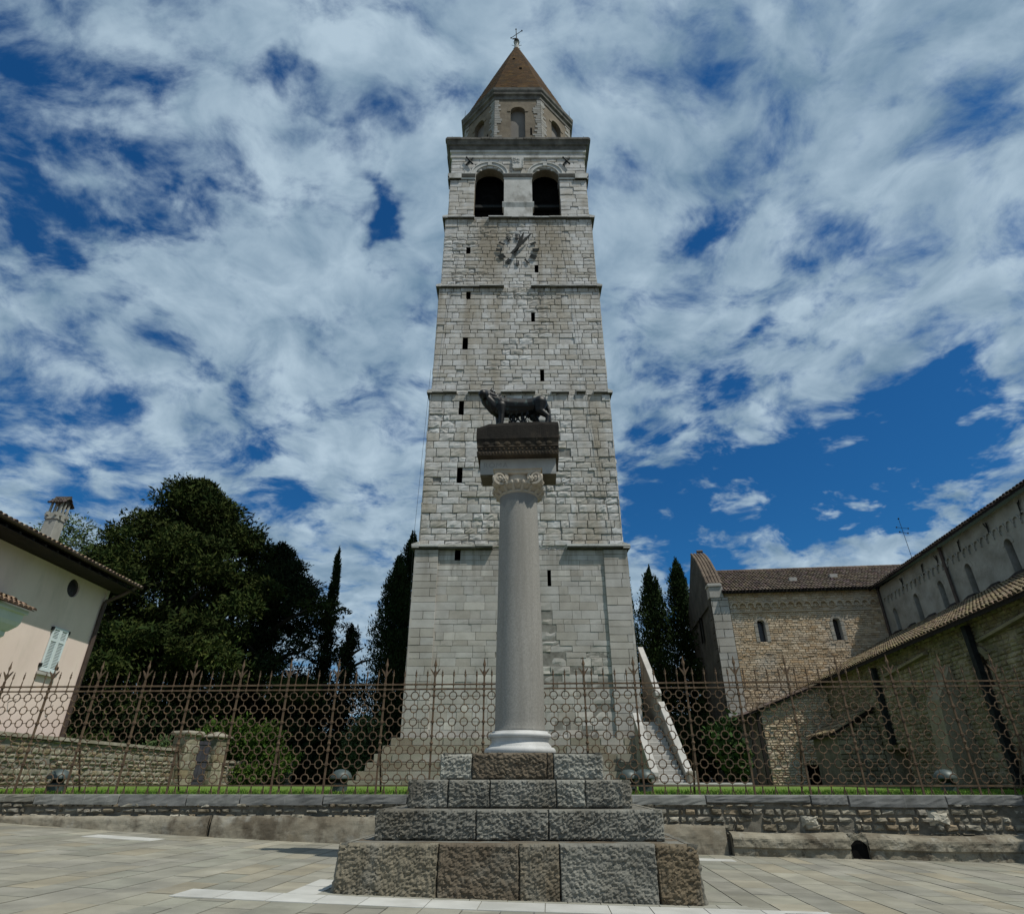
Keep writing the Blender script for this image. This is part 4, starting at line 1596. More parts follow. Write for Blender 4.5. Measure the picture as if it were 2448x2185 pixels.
    mb.build('column_shaft', M_SHAFT, Mo, smooth=True)
    # capital
    ca = MB()
    ca.lathe([(0.385, 6.54), (0.425, 6.57), (0.43, 6.60), (0.405, 6.63), (0.46, 6.66), (0.53, 6.72), (0.55, 6.77), (0.49, 6.79), (0.44, 6.82), (0.43, 6.96)], (cx, 0, 0), 48)
    for k in range(28):        # egg and tongue ring
        a = 2 * PI * k / 28
        ca.sphere((cx + 0.525 * math.cos(a), 0.525 * math.sin(a), 6.735), 0.038, 0.038, 0.052, 8, 6)
    for k in range(16):        # leaf tips
        a = 2 * PI * (k + 0.5) / 16
        ca.capsule((cx + 0.42 * math.cos(a), 0.42 * math.sin(a), 6.62), (cx + 0.50 * math.cos(a), 0.50 * math.sin(a), 6.70), 0.04, 0.03, 7, 2)
    ab = []
    for (f, z) in ((0.95, 6.95), (1.0, 6.98), (1.0, 7.03), (1.06, 7.045)):
        ring = []
        for k in range(32):
            a = 2 * PI * k / 32
            q = abs(((a + PI / 4) % (PI / 2)) - PI / 4) / (PI / 4)     # 0 at faces, 1 at corners
            r = (0.47 + 0.21 * q ** 2.2) * f
            ring.append((cx + r * math.cos(a), r * math.sin(a), z))
        ab.append(ring)
    ca.loft(ab, cap=True)
    fix_normals(ca.build('capital', M_CAP, Mo, smooth=False))
    for k in range(4):
        a = PI / 4 + k * PI / 2
        dr = Vector((math.cos(a), math.sin(a), 0))
        tn = Vector((-dr.y, dr.x, 0))
        v = MB()
        for s in (-1, 1):
            nv = (dr * 0.55 + tn * s * 0.83).normalized()
            uv = Vector((0, 0, 1)).cross(nv).normalized()
            c = Vector((cx, 0, 6.85)) + dr * 0.575 + tn * s * 0.05
            spiral(v, c, uv * (-s), Vector((0, 0, 1)), nv, 0.165, 1.9, 0.034, 0.05, 1)
            v.sphere(tuple(c + nv * 0.03), 0.042, 0.042, 0.042, 8, 6)
        c = Vector((cx, 0, 6.85)) + dr * 0.54
        v.sphere(tuple(c), 0.11, 0.11, 0.15, 10, 8)
        v.build('volute', M_CAP, Mo)
    for k in range(4):
        a = k * PI / 2
        for s in (-0.30, 0.30):
            fl = MB()
            c = Vector((cx + 0.50 * math.cos(a) - s * 0.9 * math.sin(a), 0.50 * math.sin(a) + s * 0.9 * math.cos(a), 6.81)) 
            for j in range(6):
                b = 2 * PI * j / 6
                o = Vector((-math.sin(a) * math.cos(b), math.cos(a) * math.cos(b), math.sin(b))) * 0.045
                fl.sphere(tuple(c + o), 0.03, 0.03, 0.03, 7, 5)
            fl.sphere(tuple(c + Vector((math.cos(a), math.sin(a), 0)) * 0.02), 0.03, 0.03, 0.03, 7, 5)
            fl.build('rosette', M_CAP, Mo)
    # inscribed block and its dark cornice
    hw, hd = 0.828, 0.365
    dd_ = 0.235
    d = MB()
    rings = []
    for (k, z) in ((0.0, 7.05), (0.006, 7.055), (0.0, 7.10), (0.0, 7.42)):
        rings.append([(cx - hw + 0.02 + k, -dd_ + k, z), (cx + hw - 0.02 - k, -dd_ + k, z), (cx + hw - 0.02 - k, dd_ + 0.1 - k, z), (cx - hw + 0.02 + k, dd_ + 0.1 - k, z)])
    d.loft(rings)
    d.poly(rings[-1])
    d.poly(list(reversed(rings[0])), (0.30, 0.26, 0.21))
    d.build('inscribed_block', M_DADO, Mo)
    crn = MB()
    prof = [(0.03, 7.415), (0.065, 7.42), (0.075, 7.50), (0.05, 7.515), (0.055, 7.60), (0.075, 7.615), (0.062, 7.64), (0.075, 7.74), (0.10, 7.80), (0.105, 8.12), (0.085, 8.20)]
    rings = []
    nxs, nys = 46, 22
    for pi_, (o, z) in enumerate(prof):
        ring = []
        X0, X1, Y0, Y1 = cx - hw - o * 0.6, cx + hw + o * 0.6, -hd - o, hd + o
        pts = [(X0 + (X1 - X0) * i / nxs, Y0) for i in range(nxs)] + [(X1, Y0 + (Y1 - Y0) * i / nys) for i in range(nys)] + [(X1 - (X1 - X0) * i / nxs, Y1) for i in range(nxs)] + [(X0, Y1 - (Y1 - Y0) * i / nys) for i in range(nys)]
        for (x, y) in pts:
            f = mnoise.fractal(Vector((x * 5, y * 5, z * 6)), 1, 2, 3)
            zz = z
            if z > 8.1:
                zz = z + 0.02 * f - max(0.0, (-(x - cx) - 0.62)) * 0.35 - max(0, -(x - cx) - 0.1) * 0.05
            k = 1 + 0.014 * f
            ring.append((cx + (x - cx) * k, y * (1 + 0.03 * f), zz))
        rings.append(ring)
    crn.loft(rings, cap=True)
    fix_normals(crn.build('block_cornice', M_CROWN, Mo))
    egg = MB()
    for i in range(24):
        x = cx - hw + 0.02 + (2 * hw - 0.04) * i / 23
        egg.sphere((x, -hd - 0.055, 7.465), 0.024, 0.03, 0.036, 7, 5, (1.6, 1.5, 1.35))
    egg.build('egg_moulding', M_CROWN, Mo)
    egg = MB()
    for i in range(17):
        x = cx - hw + 0.05 + (2 * hw - 0.1) * i / 16
        egg.sphere((x, -hd - 0.052, 7.565), 0.030, 0.022, 0.026, 7, 5, (1.5, 1.4, 1.25))
    egg.build('bead_moulding', M_CROWN, Mo)
    egg = MB()
    for i in range(7):
        x = cx - hw + 0.16 + (2 * hw - 0.32) * i / 6
        egg.sphere((x, -hd - 0.065, 7.69), 0.075, 0.028, 0.055, 9, 6, (1.25, 1.2, 1.1))
    egg.build('leaf_moulding', M_CROWN, Mo)
    tx = bpy.data.curves.new('inscription', 'FONT')
    tx.body = 'ROMA'
    tx.size = 0.17
    tx.extrude = 0.001
    tx.space_character = 1.15
    tmp = bpy.data.objects.new('inscription', tx)
    COL.objects.link(tmp)
    bpy.context.view_layer.update()
    me = bpy.data.meshes.new_from_object(tmp.evaluated_get(bpy.context.evaluated_depsgraph_get()))
    bpy.data.objects.remove(tmp)
    ta = me.attributes.new('Tint', 'FLOAT_COLOR', 'FACE')
    ta.data.foreach_set('color', np.ones(len(me.polygons) * 4, dtype=np.float32))
    to = bpy.data.objects.new('inscription', me)
    COL.objects.link(to)
    me.materials.clear()
    me.materials.append(M_LETTER)
    to.parent = Mo
    to.location = (cx - 0.745, -dd_ - 0.002, 7.215)
    to.rotation_euler = (R(90), 0, 0)
    return Mo


def shaft_extra(nt, tc, col, mix, ramp, noise):
    """old mortar skin left round the top of the shaft, with a ragged lower edge"""
    N, L = nt.nodes.new, nt.links.new
    sp = N('ShaderNodeSeparateXYZ')
    L(tc.outputs['Object'], sp.inputs[0])
    n = noise(3.2, 5, (1, 1, 0.35), 0.6)
    a = N('ShaderNodeMath')
    a.operation = 'MULTIPLY_ADD'
    L(n, a.inputs[0])
    a.inputs[1].default_value = 1.3
    L(sp.outputs[2], a.inputs[2])
    f = ramp(a.outputs[0], 6.98, 7.0)
    col = mix(f, col, (0.19, 0.19, 0.185))
    m = N('ShaderNodeMath')
    m.operation = 'MULTIPLY'
    m.inputs[1].default_value = 0.45
    L(ramp(noise(3.0, 6, (1, 1, 0.06), 0.65), 0.50, 0.66), m.inputs[0])
    return mix(m.outputs[0], col, (0.15, 0.142, 0.125))


M_SHAFT = material('granite shaft', (0.215, 0.208, 0.19), (0.31, 0.30, 0.275), 34, 4, 0.75, 0.25, 60, 0.006,
                   stains=[(0.7, (1, 1, 0.6), 0.46, 0.70, (0.21, 0.195, 0.165), 0.55), (60, (1, 1, 1), 0.60, 0.68, (0.11, 0.11, 0.105), 0.5), (2.6, (1.2, 1.2, 0.7), 0.68, 0.70, (0.13, 0.13, 0.125), 0.55)], lo=0.3, hi=0.7, extra=shaft_extra)
MONUMENT = build_monument()


# ------------------------------------------------------------------ bronze wolf and infants
def sculpt(mb, name, mat, parent, voxel, sm=4):
    o = mb.build(name, mat, parent)
    r = o.modifiers.new('join', 'REMESH')
    r.mode = 'VOXEL'
    r.voxel_size = voxel
    r.use_smooth_shade = True
    s = o.modifiers.new('soften', 'SMOOTH')
    s.iterations = sm
    s.factor = 0.5
    return o


def build_wolf():
    Wf = thing('wolf_statue', 'dark bronze statue of a standing she-wolf on top of the column', 'statue', (0.05, 11.50, 8.19), R(-2.6))
    b = MB()
    C = b.capsule
    # trunk: deep chest, slightly hollow back, raised croup
    C((-0.30, 0, 0.60), (-0.05, 0, 0.575), 0.225, 0.205)
    C((-0.05, 0, 0.575), (0.30, 0, 0.565), 0.205, 0.185)
    C((0.30, 0, 0.57), (0.56, 0, 0.60), 0.185, 0.195)
    C((-0.36, 0, 0.50), (-0.10, 0, 0.47), 0.175, 0.165)
    C((-0.10, 0, 0.47), (0.25, 0, 0.48), 0.160, 0.140)
    # neck and mane
    C((-0.34, -0.01, 0.64), (-0.60, -0.06, 0.80), 0.205, 0.150)
    C((-0.38, -0.02, 0.54), (-0.58, -0.07, 0.72), 0.185, 0.130)
    # head, turned to the square, blunt muzzle
    C((-0.61, -0.07, 0.835), (-0.665, -0.12, 0.835), 0.140, 0.130)
    C((-0.655, -0.14, 0.815), (-0.690, -0.30, 0.745), 0.118, 0.098)
    C((-0.650, -0.13, 0.755), (-0.680, -0.28, 0.690), 0.095, 0.075)
    C((-0.690, -0.315, 0.785), (-0.692, -0.345, 0.775), 0.040, 0.034)
    C((-0.60, -0.10, 0.70), (-0.42, -0.03, 0.52), 0.150, 0.165)
    for s_ in (-1, 1):
        e = Vector((-0.595, -0.075, 0.925)) + Vector((0.085, -0.05, 0)) * s_
        C(e, e + Vector((0.015, 0.0, 0.075)), 0.050, 0.026)
        q = Vector((-0.690, -0.205, 0.845)) + Vector((0.052, -0.025, 0)) * s_
        C(q, q + Vector((0.005, 0.01, 0.0)), 0.026, 0.022, 8, 2)
    # front legs
    for y, dx in ((-0.125, 0.02), (0.12, -0.06)):
        C((-0.30 + dx * 0.5, y, 0.52), (-0.29 + dx, y, 0.34), 0.125, 0.080)
        C((-0.29 + dx, y, 0.34), (-0.305 + dx, y, 0.05), 0.074, 0.052)
        C((-0.31 + dx, y, 0.035), (-0.39 + dx, y, 0.03), 0.050, 0.042)
    # hind legs: haunch, stifle forward, hock back, near-vertical shank
    for y, dx in ((-0.13, 0.15), (0.13, -0.08)):
        C((0.54 + dx * 0.3, y, 0.58), (0.48 + dx * 0.6, y, 0.38), 0.165, 0.110)
        C((0.48 + dx * 0.6, y, 0.38), (0.60 + dx, y, 0.23), 0.100, 0.058)
        C((0.60 + dx, y, 0.23), (0.575 + dx, y, 0.04), 0.055, 0.045)
        C((0.575 + dx, y, 0.035), (0.49 + dx, y, 0.03), 0.050, 0.040)
    # tail hanging behind the haunch
    C((0.70, 0.02, 0.66), (0.775, 0.02, 0.48), 0.055, 0.045)
    C((0.775, 0.02, 0.48), (0.80, 0.02, 0.16), 0.045, 0.032)
    # teats
    for i in range(4):
        for y in (-0.06, 0.06):
            C((-0.08 + 0.13 * i, y, 0.36), (-0.08 + 0.13 * i, y * 1.1, 0.295), 0.038, 0.016, 8, 2)
    # mane tufts and ribs
    rg = random.Random(4)
    for i in range(46):
        t = rg.random()
        a = rg.uniform(-0.4, PI + 0.4)
        p = Vector((-0.20 - 0.36 * t, -0.05 * t + math.cos(a) * (0.215 - 0.05 * t), 0.63 + 0.17 * t + math.sin(a) * (0.215 - 0.06 * t)))
        C(p, p + Vector((0.04, 0, -0.025)), 0.013, 0.007, 6, 2)
    sculpt(b, 'wolf_body', M_BRONZE, Wf, 0.014, 6)
    base = MB()
    base.bbox(-0.50, -0.20, 0.0, 0.80, 0.20, 0.018, 0.006)
    base.build('statue_base', M_BRONZE, Wf)
    # crouching infants
    for k, (x, rz, lab, lean) in enumerate(((-0.04, 0.3, 'small bronze infant statue nearer the front legs of the bronze wolf', 0.02), (0.22, -0.5, 'small bronze infant statue nearer the hind legs of the bronze wolf', -0.03))):
        In = thing('infant_statue', lab, 'statue', (0.05 + x, 11.50 - x * 0.045 - 0.02, 8.205), rz + R(-2.6), 'bronze infants under the wolf')
        m = MB()
        C = m.capsule
        C((0, 0, 0.07), (lean, 0.0, 0.17), 0.055, 0.050)
        C((lean, 0, 0.17), (lean, -0.01, 0.215), 0.028, 0.026)
        C((lean, -0.01, 0.245), (lean, -0.015, 0.265), 0.048, 0.046)
        C((lean, -0.058, 0.250), (lean, -0.066, 0.246), 0.012, 0.008, 6, 2)
        for s in (-1, 1):
            C((lean + 0.052 * s, 0, 0.18), (lean + 0.10 * s, -0.02, 0.23), 0.022, 0.018)
            C((lean + 0.10 * s, -0.02, 0.23), (lean + 0.105 * s, -0.03, 0.32), 0.018, 0.013)
            C((lean + 0.105 * s, -0.03, 0.32), (lean + 0.108 * s, -0.035, 0.345), 0.017, 0.010, 7, 2)
            C((0.035 * s, 0, 0.06), (0.09 * s, -0.09, 0.085), 0.036, 0.030)
            C((0.09 * s, -0.09, 0.085), (0.075 * s, -0.05, 0.018), 0.028, 0.018)
            C((0.075 * s, -0.05, 0.016), (0.085 * s, -0.10, 0.014), 0.018, 0.012)
        sculpt(m, 'infant_body', M_BRONZE, In, 0.009, 2)
    return Wf


WOLF = build_wolf()

# ------------------------------------------------------------------ stone stair beside the tower
M_STAIR = material('white stair stone', (0.34, 0.33, 0.31), (0.45, 0.44, 0.42), 1.6, 6, 0.85, 0.25, 14, 0.01,
                   stains=[(2.0, (1, 1, 0.6), 0.55, 0.75, (0.30, 0.28, 0.24), 0.6)])
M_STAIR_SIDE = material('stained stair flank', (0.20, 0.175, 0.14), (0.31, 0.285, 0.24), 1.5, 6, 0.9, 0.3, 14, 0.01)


def build_stair():
    St = thing('stone_staircase', 'steep pale stone staircase between sloping parapets at the foot of the bell tower', 'staircase', (0, 0, 0))
    x0, x1 = 5.72, 7.20
    ya, za = 27.6, 1.2
    sl_ = 5.5 / 6.5

    def parapet(xa, xb, y0, y1, yoff, zoff, nm):
        m = MB()
        h = 0.85
        top = lambda y: 1.55 + (y - ya) * sl_ + zoff
        pts = [(xa, y0, za), (xa, y0, top(y0)), (xa, y1, top(y1)), (xa, y1, za)]
        m.prism(pts, (xb - xa, 0, 0))
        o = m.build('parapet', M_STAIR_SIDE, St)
        fix_normals(o)
        c = MB()
        q = [(y0 - 0.05, top(y0 - 0.05) + 0.003), (y0 - 0.05, top(y0 - 0.05) + 0.14), (y1, top(y1) + 0.14), (y1, top(y1) + 0.003)]
        c.prism([(xa - 0.02, a, b) for a, b in q], (xb - xa + 0.04, 0, 0))
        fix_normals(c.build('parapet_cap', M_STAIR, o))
    parapet(7.05, 7.29, 27.5, 31.2, 0, 0.0, 'a')
    parapet(6.96, 7.20, 31.2, 34.4, 0, 0.45, 'b')
    parapet(5.62, 5.88, 27.5, 30.4, 0, 0.1, 'c')
    for i in range(14):
        m = MB()
        y = ya + 0.30 * i
        z = za + 0.19 * i
        m.bbox(5.89, y, za - 0.05, 7.01, y + 0.31, z + 0.19, 0.015)
        m.build('step', M_STAIR, St)
    ap = MB()
    ap.bbox(5.5, 26.7, 1.1, 9.4, 27.45, 1.30, 0.02)
    ap.build('landing_slab', M_STAIR, St)
    pr = MB()
    pr.bbox(7.0, 27.2, 1.1, 7.42, 27.5, 1.72, 0.05)
    pr.build('newel_block', M_RUBBLE, St)


build_stair()

# ------------------------------------------------------------------ lawn lamps
M_LAMP = material('verdigris lamp metal', (0.04, 0.06, 0.058), (0.07, 0.09, 0.088), 5, 5, 0.5, 0.1, 30, 0.003, metal=0.2, spec=0.5,
                  stains=[(8, (1, 1, 1), 0.6, 0.75, (0.06, 0.08, 0.075), 0.5)])
M_LAMP_DARK = material('lamp louvre black', (0.012, 0.012, 0.012), (0.02, 0.02, 0.02), 5, 2, 0.5, 0)


def build_lamps():
    first = None
    data = [(-11.55, 17.45, 'squat mushroom lawn lamp with a dome cap standing before the garden wall'), (-4.37, 17.5, 'teal dome lawn lamp standing to the left of the column plinth'),
            (3.02, 17.7, 'dome lawn lamp by the column plinth, nearer the column of the close pair'), (3.34, 17.2, 'dome lawn lamp by the column plinth, nearer the staircase of the close pair'),
            (11.05, 17.45, 'squat dome lawn lamp standing in front of the church side wall')]
    parts = []
    for i, (x, y, lab) in enumerate(data):
        t = thing('lawn_lamp', lab, 'lamp', (x, y, 1.05), 0.2 * i, 'dome lamps on the lawn behind the fence')
        if first is None:
            m = MB()
            m.lathe([(0.185, 0.0), (0.185, 0.22), (0.165, 0.23), (0.165, 0.24)], (0, 0, 0), 24)
            parts.append(m.build('lamp_body', M_LAMP, t))
            m = MB()
            m.lathe([(0.14, 0.235), (0.15, 0.25), (0.14, 0.27), (0.15, 0.285), (0.14, 0.30), (0.15, 0.32), (0.14, 0.345)], (0, 0, 0), 20)
            parts.append(m.build('louvre', M_LAMP_DARK, t))
            m = MB()
            m.lathe([(0.25, 0.33), (0.275, 0.335), (0.275, 0.35), (0.262, 0.41), (0.222, 0.475), (0.155, 0.525), (0.075, 0.55), (0.01, 0.555)], (0, 0, 0), 28)
            parts.append(m.build('dome_cap', M_LAMP, t, smooth=True))
            first = t
        else:
            for p in parts:
                c = p.copy()
                COL.objects.link(c)
                c.parent = t


build_lamps()

# ------------------------------------------------------------------ garden wall, gate pillars, gate
M_GWALL = material('pale rubble garden wall', (0.18, 0.165, 0.125), (0.28, 0.26, 0.215), 2.4, 7, 0.92, 0.5, 16, 0.02,
                   stains=[(2.2, (1, 1, 1), 0.55, 0.72, (0.10, 0.09, 0.06), 0.6)])
M_GATE = material('dark slate gate', (0.035, 0.035, 0.045), (0.06, 0.06, 0.075), 3, 4, 0.6, 0.1)


def build_garden_wall():
    rg = random.Random(31)
    G = thing('garden_wall', 'pale rubble garden wall with flat capping running beside the pink house', 'wall', (-16.0, 14.0, 1.1))
    tints = ((1, 1, 1), (1.15, 1.13, 1.08), (0.8, 0.78, 0.7), (0.95, 0.85, 0.7), (1.25, 1.25, 1.22))

    def run(a, b, h, nm):
        a, b = Vector(a), Vector(b)
        d = (b - a).normalized()
        nn = Vector((d.y, -d.x, 0))
        L_ = (b - a).length
        P = frame(a, d, nn)
        m = MB()
        masonry(m, P, 0, L_, 0, h, (0.12, 0.24), (0.2, 0.5), None, (), 0.03, -0.06, 0.018, 0.012, 0.03, (3, 2), tints, 0.12, rg, 0.02)
        m.build('rubble_face', M_GWALL, G)
        c = MB()
        c.prism([P(0, 0, -0.05), P(L_, 0, -0.05), P(L_, h - 0.01, -0.05), P(0, h - 0.01, -0.05)], tuple(nn * -0.38))
        fix_normals(c.build('wall_core', M_MORTAR, G))
        c = MB()
        c.prism([P(0, h, 0.06), P(L_, h, 0.06), P(L_, h + 0.11, 0.04), P(0, h + 0.11, 0.04)], tuple(nn * -0.55))
        fix_normals(c.build('wall_capping', M_GWALL, G))
    run((0, 0, 0), (0.25, 17.6, 0), 1.50, 'a')
    run((1.05, 20.6, 0), (3.6, 24.6, 0), 1.10, 'b')
    for i, (x, y, lab) in enumerate(((-15.55, 31.9, 'stone gate pillar with a sloping cap, adjoining the garden wall'), (-15.0, 33.9, 'stone gate pillar with a pointed cap, beside the leafy hedge'))):
        p = thing('gate_pillar', lab, 'pillar', (x, y, 1.1), R(-18), 'stone gate pillars of the garden')
        m = MB()
        for j in range(6):
            z = j * 0.36
            hw = 0.43 + rg.uniform(-0.015, 0.015)
            for P in (frame((0, -hw, 0), (1, 0, 0), (0, -1, 0)), frame((hw, 0, 0), (0, 1, 0), (1, 0, 0)), frame((0, hw, 0), (-1, 0, 0), (0, 1, 0)), frame((-hw, 0, 0), (0, -1, 0), (-1, 0, 0))):
                masonry(m, P, -hw, hw, z, z + 0.36, (0.36, 0.36), (0.3, 0.7), None, (), 0.02, -0.03, 0.008, 0.008, 0.02, (3, 2), tints, 0.1, rg)
        m.box(-0.40, -0.40, 0, 0.40, 0.40, 2.15)
        m.build('shaft', M_GWALL, p)
        c = MB()
        r = lambda w, z: [(-w, -w, z), (w, -w, z), (w, w, z), (-w, w, z)]
        if i == 0:
            c.loft([r(0.47, 2.165), r(0.53, 2.22), r(0.53, 2.30), r(0.47, 2.38)], cap=True)
        else:
            c.loft([r(0.47, 2.165), r(0.54, 2.21), r(0.54, 2.26), r(0.08, 2.48)], cap=True)
        c.build('cap', M_GWALL, p)
    g = thing('metal_gate', 'dark sheet metal gate hung between the two stone pillars', 'gate', (-15.28, 32.9, 1.1), R(68))
    m = MB()
    for k in range(5):
        m.bbox(-0.55 + 0.225 * k, -0.02, 0.05, -0.335 + 0.225 * k, 0.02, 2.0, 0.006)
    m.build('leaf', M_GATE, g)
    m = MB()
    for z in (0.3, 1.1, 1.85):
        m.box(-0.56, -0.045, z, 0.58, -0.021, z + 0.06)
    m.build('crossbar', M_GATE, g)


build_garden_wall()

# ------------------------------------------------------------------ pink house
M_PINK = material('pink house render', (0.70, 0.575, 0.52), (0.76, 0.64, 0.58), 0.6, 6, 0.9, 0.12, 18, 0.006,
                  stains=[(0.7, (1, 1, 0.35), 0.52, 0.75, (0.50, 0.43, 0.37), 0.6), (2.5, (1, 1, 0.2), 0.58, 0.75, (0.45, 0.39, 0.33), 0.35)])
M_CREAM = material('cream corner strip', (0.60, 0.57, 0.46), (0.66, 0.63, 0.52), 1, 4, 0.9, 0.1)
M_TILE = material('clay roof tile', (0.17, 0.12, 0.085), (0.27, 0.205, 0.15), 3.0, 6, 0.9, 0.3, 20, 0.01,
                  stains=[(1.5, (1, 1, 1), 0.55, 0.75, (0.34, 0.31, 0.22), 0.6), (3, (1, 1, 1), 0.6, 0.75, (0.10, 0.07, 0.05), 0.6)])
M_OLDTILE = material('lichened old roof tiles', (0.085, 0.066, 0.055), (0.15, 0.115, 0.092), 2.5, 6, 0.92, 0.3, 20, 0.01,
                     stains=[(0.8, (1, 1, 1), 0.52, 0.72, (0.18, 0.145, 0.105), 0.6), (2.2, (1, 1, 1), 0.6, 0.75, (0.07, 0.055, 0.05), 0.6)])
M_DARKTILE2 = material('sooty chimney tiles', (0.05, 0.042, 0.038), (0.095, 0.08, 0.07), 2.5, 6, 0.92, 0.3, 20, 0.01)
M_EAVES = material('dark eaves timber', (0.014, 0.011, 0.010), (0.026, 0.020, 0.017), 3, 4, 0.85, 0.2)
M_SHUTTER = material('pale blue shutter paint', (0.58, 0.66, 0.68), (0.63, 0.71, 0.73), 2, 3, 0.6, 0.05)
M_PORCH = material('pale green porch render', (0.52, 0.58, 0.53), (0.58, 0.63, 0.58), 1, 4, 0.85, 0.08)
M_PIPE = material('brown copper downpipe', (0.055, 0.040, 0.035), (0.09, 0.065, 0.055), 3, 4, 0.55, 0.1, metal=0.3)
M_CHIM = material('cement chimney render', (0.25, 0.25, 0.225), (0.33, 0.33, 0.30), 2.0, 6, 0.92, 0.3, 14, 0.01)


def pantiles(mb, P, u0, u1, s0, s1, pitch=0.22, row=0.38, r=0.085, rg=None, n=5):
    """rows of half-round tiles. P(u, s, h): u along the eaves, s up the slope, h off the roof plane"""
    rg = rg or rng
    nu = int((u1 - u0) / pitch)
    ns = max(1, int(round((s1 - s0) / row)))
    row = (s1 - s0) / ns
    for i in range(nu + 1):
        u = u0 + pitch * i
        for j in range(ns):
            k = rg.uniform(0.7, 1.35)
            t = (k, k * rg.uniform(0.88, 1.08), k * rg.uniform(0.8, 1.1))
            a, b = s0 + row * j - 0.05, s0 + row * (j + 1)
            du = rg.uniform(-0.012, 0.012)
            hh = rg.uniform(-0.006, 0.012)
            rings = []
            for s, rr, lift in ((a, r * 1.08, 0.035), (b, r * 0.92, 0.0)):
                rings.append([P(u + du + rr * math.cos(PI * q / n), s, hh + lift + rr * 0.85 * math.sin(PI * q / n)) for q in range(n + 1)])
            mb.loft(rings, closed=False, tint=t)
            if j == 0:
                mb.poly(rings[0], (0.25, 0.22, 0.2))


def build_house():
    rg = random.Random(17)
    H_ = thing('pink_house', 'pink rendered house with tiled eaves, blue shutter and a round attic window', 'house', (-17.2, 25.45, 1.1))
    # local: x = 0 facade plane (faces +x), y negative towards the square
    P = frame((0, 0, 0), (0, -1, 0), (1, 0, 0))      # u = distance from the far corner along the facade
    zt = 7.75
    oc = (2.1, 6.92, 0.35)
    w = MB()
    # facade with a round opening and a window opening
    arches = []
    n = 16
    us = sorted({0.0, 16.0, oc[0] - oc[2], oc[0] + oc[2]} | {oc[0] - oc[2] * math.cos(PI * i / n) for i in range(n + 1)})
    for a, b in zip(us[:-1], us[1:]):
        if oc[0] - oc[2] - 1e-6 < a and b < oc[0] + oc[2] + 1e-6:
            ha = math.sqrt(max(0, oc[2] ** 2 - (a - oc[0]) ** 2))
            hb = math.sqrt(max(0, oc[2] ** 2 - (b - oc[0]) ** 2))
            w.poly([P(a, 0, 0), P(b, 0, 0), P(b, oc[1] - hb, 0), P(a, oc[1] - ha, 0)])
            w.poly([P(a, oc[1] + ha, 0), P(b, oc[1] + hb, 0), P(b, zt, 0), P(a, zt, 0)])
        else:
            w.poly([P(a, 0, 0), P(b, 0, 0), P(b, zt, 0), P(a, zt, 0)])
    w.poly([(0, 0, 0), (-12, 0, 0), (-12, 0, zt + 2.0), (-6, 0, zt + 2.3), (0, 0, zt)])
    w.poly([(-12, 0, 0), (-12, -16, 0), (-12, -16, zt), (-12, 0, zt)])
    w.poly([(0, -16, 0), (0, -16, zt), (-12, -16, zt), (-12, -16, 0)])
    w.build('wall', M_PINK, H_)
    ow = MB()
    rgn = 20
    ring = [(oc[0] + oc[2] * math.cos(2 * PI * i / rgn), oc[1] + oc[2] * math.sin(2 * PI * i / rgn)) for i in range(rgn)]
    for a, b in zip(ring, ring[1:] + ring[:1]):
        ow.poly([P(a[0], a[1], 0), P(a[0], a[1], -0.08), P(b[0], b[1], -0.08), P(b[0], b[1], 0)])
    o = ow.build('round_window', M_PINK, H_)
    g = MB()
    g.poly([P(a[0], a[1], -0.07) for a in ring])
    g.build('pane', M_PANE, o)
    cs = MB()
    cs.box(0.0, -0.10, 0.0, 0.035, 0.05, zt - 0.02)
    cs.build('corner_strip', M_CREAM, H_)
    # shutters: two louvred leaves
    for k, (u0, u1) in enumerate(((1.62, 2.03), (2.045, 2.455))):
        s = MB()
        z0, z1 = 3.80, 5.36
        for (a, b, c, d) in ((u0, u0 + 0.06, z0, z1), (u1 - 0.06, u1, z0, z1), (u0 + 0.06, u1 - 0.06, z0, z0 + 0.10), (u0 + 0.06, u1 - 0.06, z1 - 0.08, z1), (u0 + 0.06, u1 - 0.06, z0 + 1.05, z0 + 1.13)):
            s.prism([P(a, c, 0.02), P(b, c, 0.02), P(b, d, 0.02), P(a, d, 0.02)], (0.05, 0, 0))
        z = z0 + 0.11
        while z < z1 - 0.09:
            if not (z0 + 1.02 < z < z0 + 1.14):
                s.prism([P(u0 + 0.06, z, 0.025), P(u0 + 0.06, z + 0.035, 0.025), P(u0 + 0.06, z - 0.002, 0.06), P(u0 + 0.06, z - 0.012, 0.055)], (0, -(u1 - u0 - 0.12), 0))
            z += 0.052
        o = s.build('shutter', M_SHUTTER, H_)
        fix_normals(o)
        hg = MB()
        for z in (z0 + 0.12, z1 - 0.14):
            uu = u0 - 0.03 if k == 0 else u1 + 0.03
            hg.prism([P(uu - 0.04, z, 0.0), P(uu + 0.04, z, 0.0), P(uu + 0.04, z + 0.12, 0.0), P(uu - 0.04, z + 0.12, 0.0)], (0.09, 0, 0))
        hg.build('hinge', M_IRON_DARK, o)
    sill = MB()
    sill.prism([P(1.55, 3.66, 0.0), P(2.52, 3.66, 0.0), P(2.52, 3.76, 0.0), P(1.55, 3.76, 0.0)], (0.12, 0, 0))
    fix_normals(sill.build('window_sill', M_TRIM, H_))
    # roof: slope up away from the square
    sl_ = math.tan(R(20))
    rf = MB()
    ov, gv = 1.05, 0.42
    zr = zt - 0.08 - ov * sl_ + ov * sl_
    c20, s20 = math.cos(R(20)), math.sin(R(20))
    Ex, Ez = ov, zt - 0.12
    RP = lambda u, s, h: (Ex - s * c20 + h * s20, gv - u, Ez + s * s20 + h * c20)
    L_ = 7.4
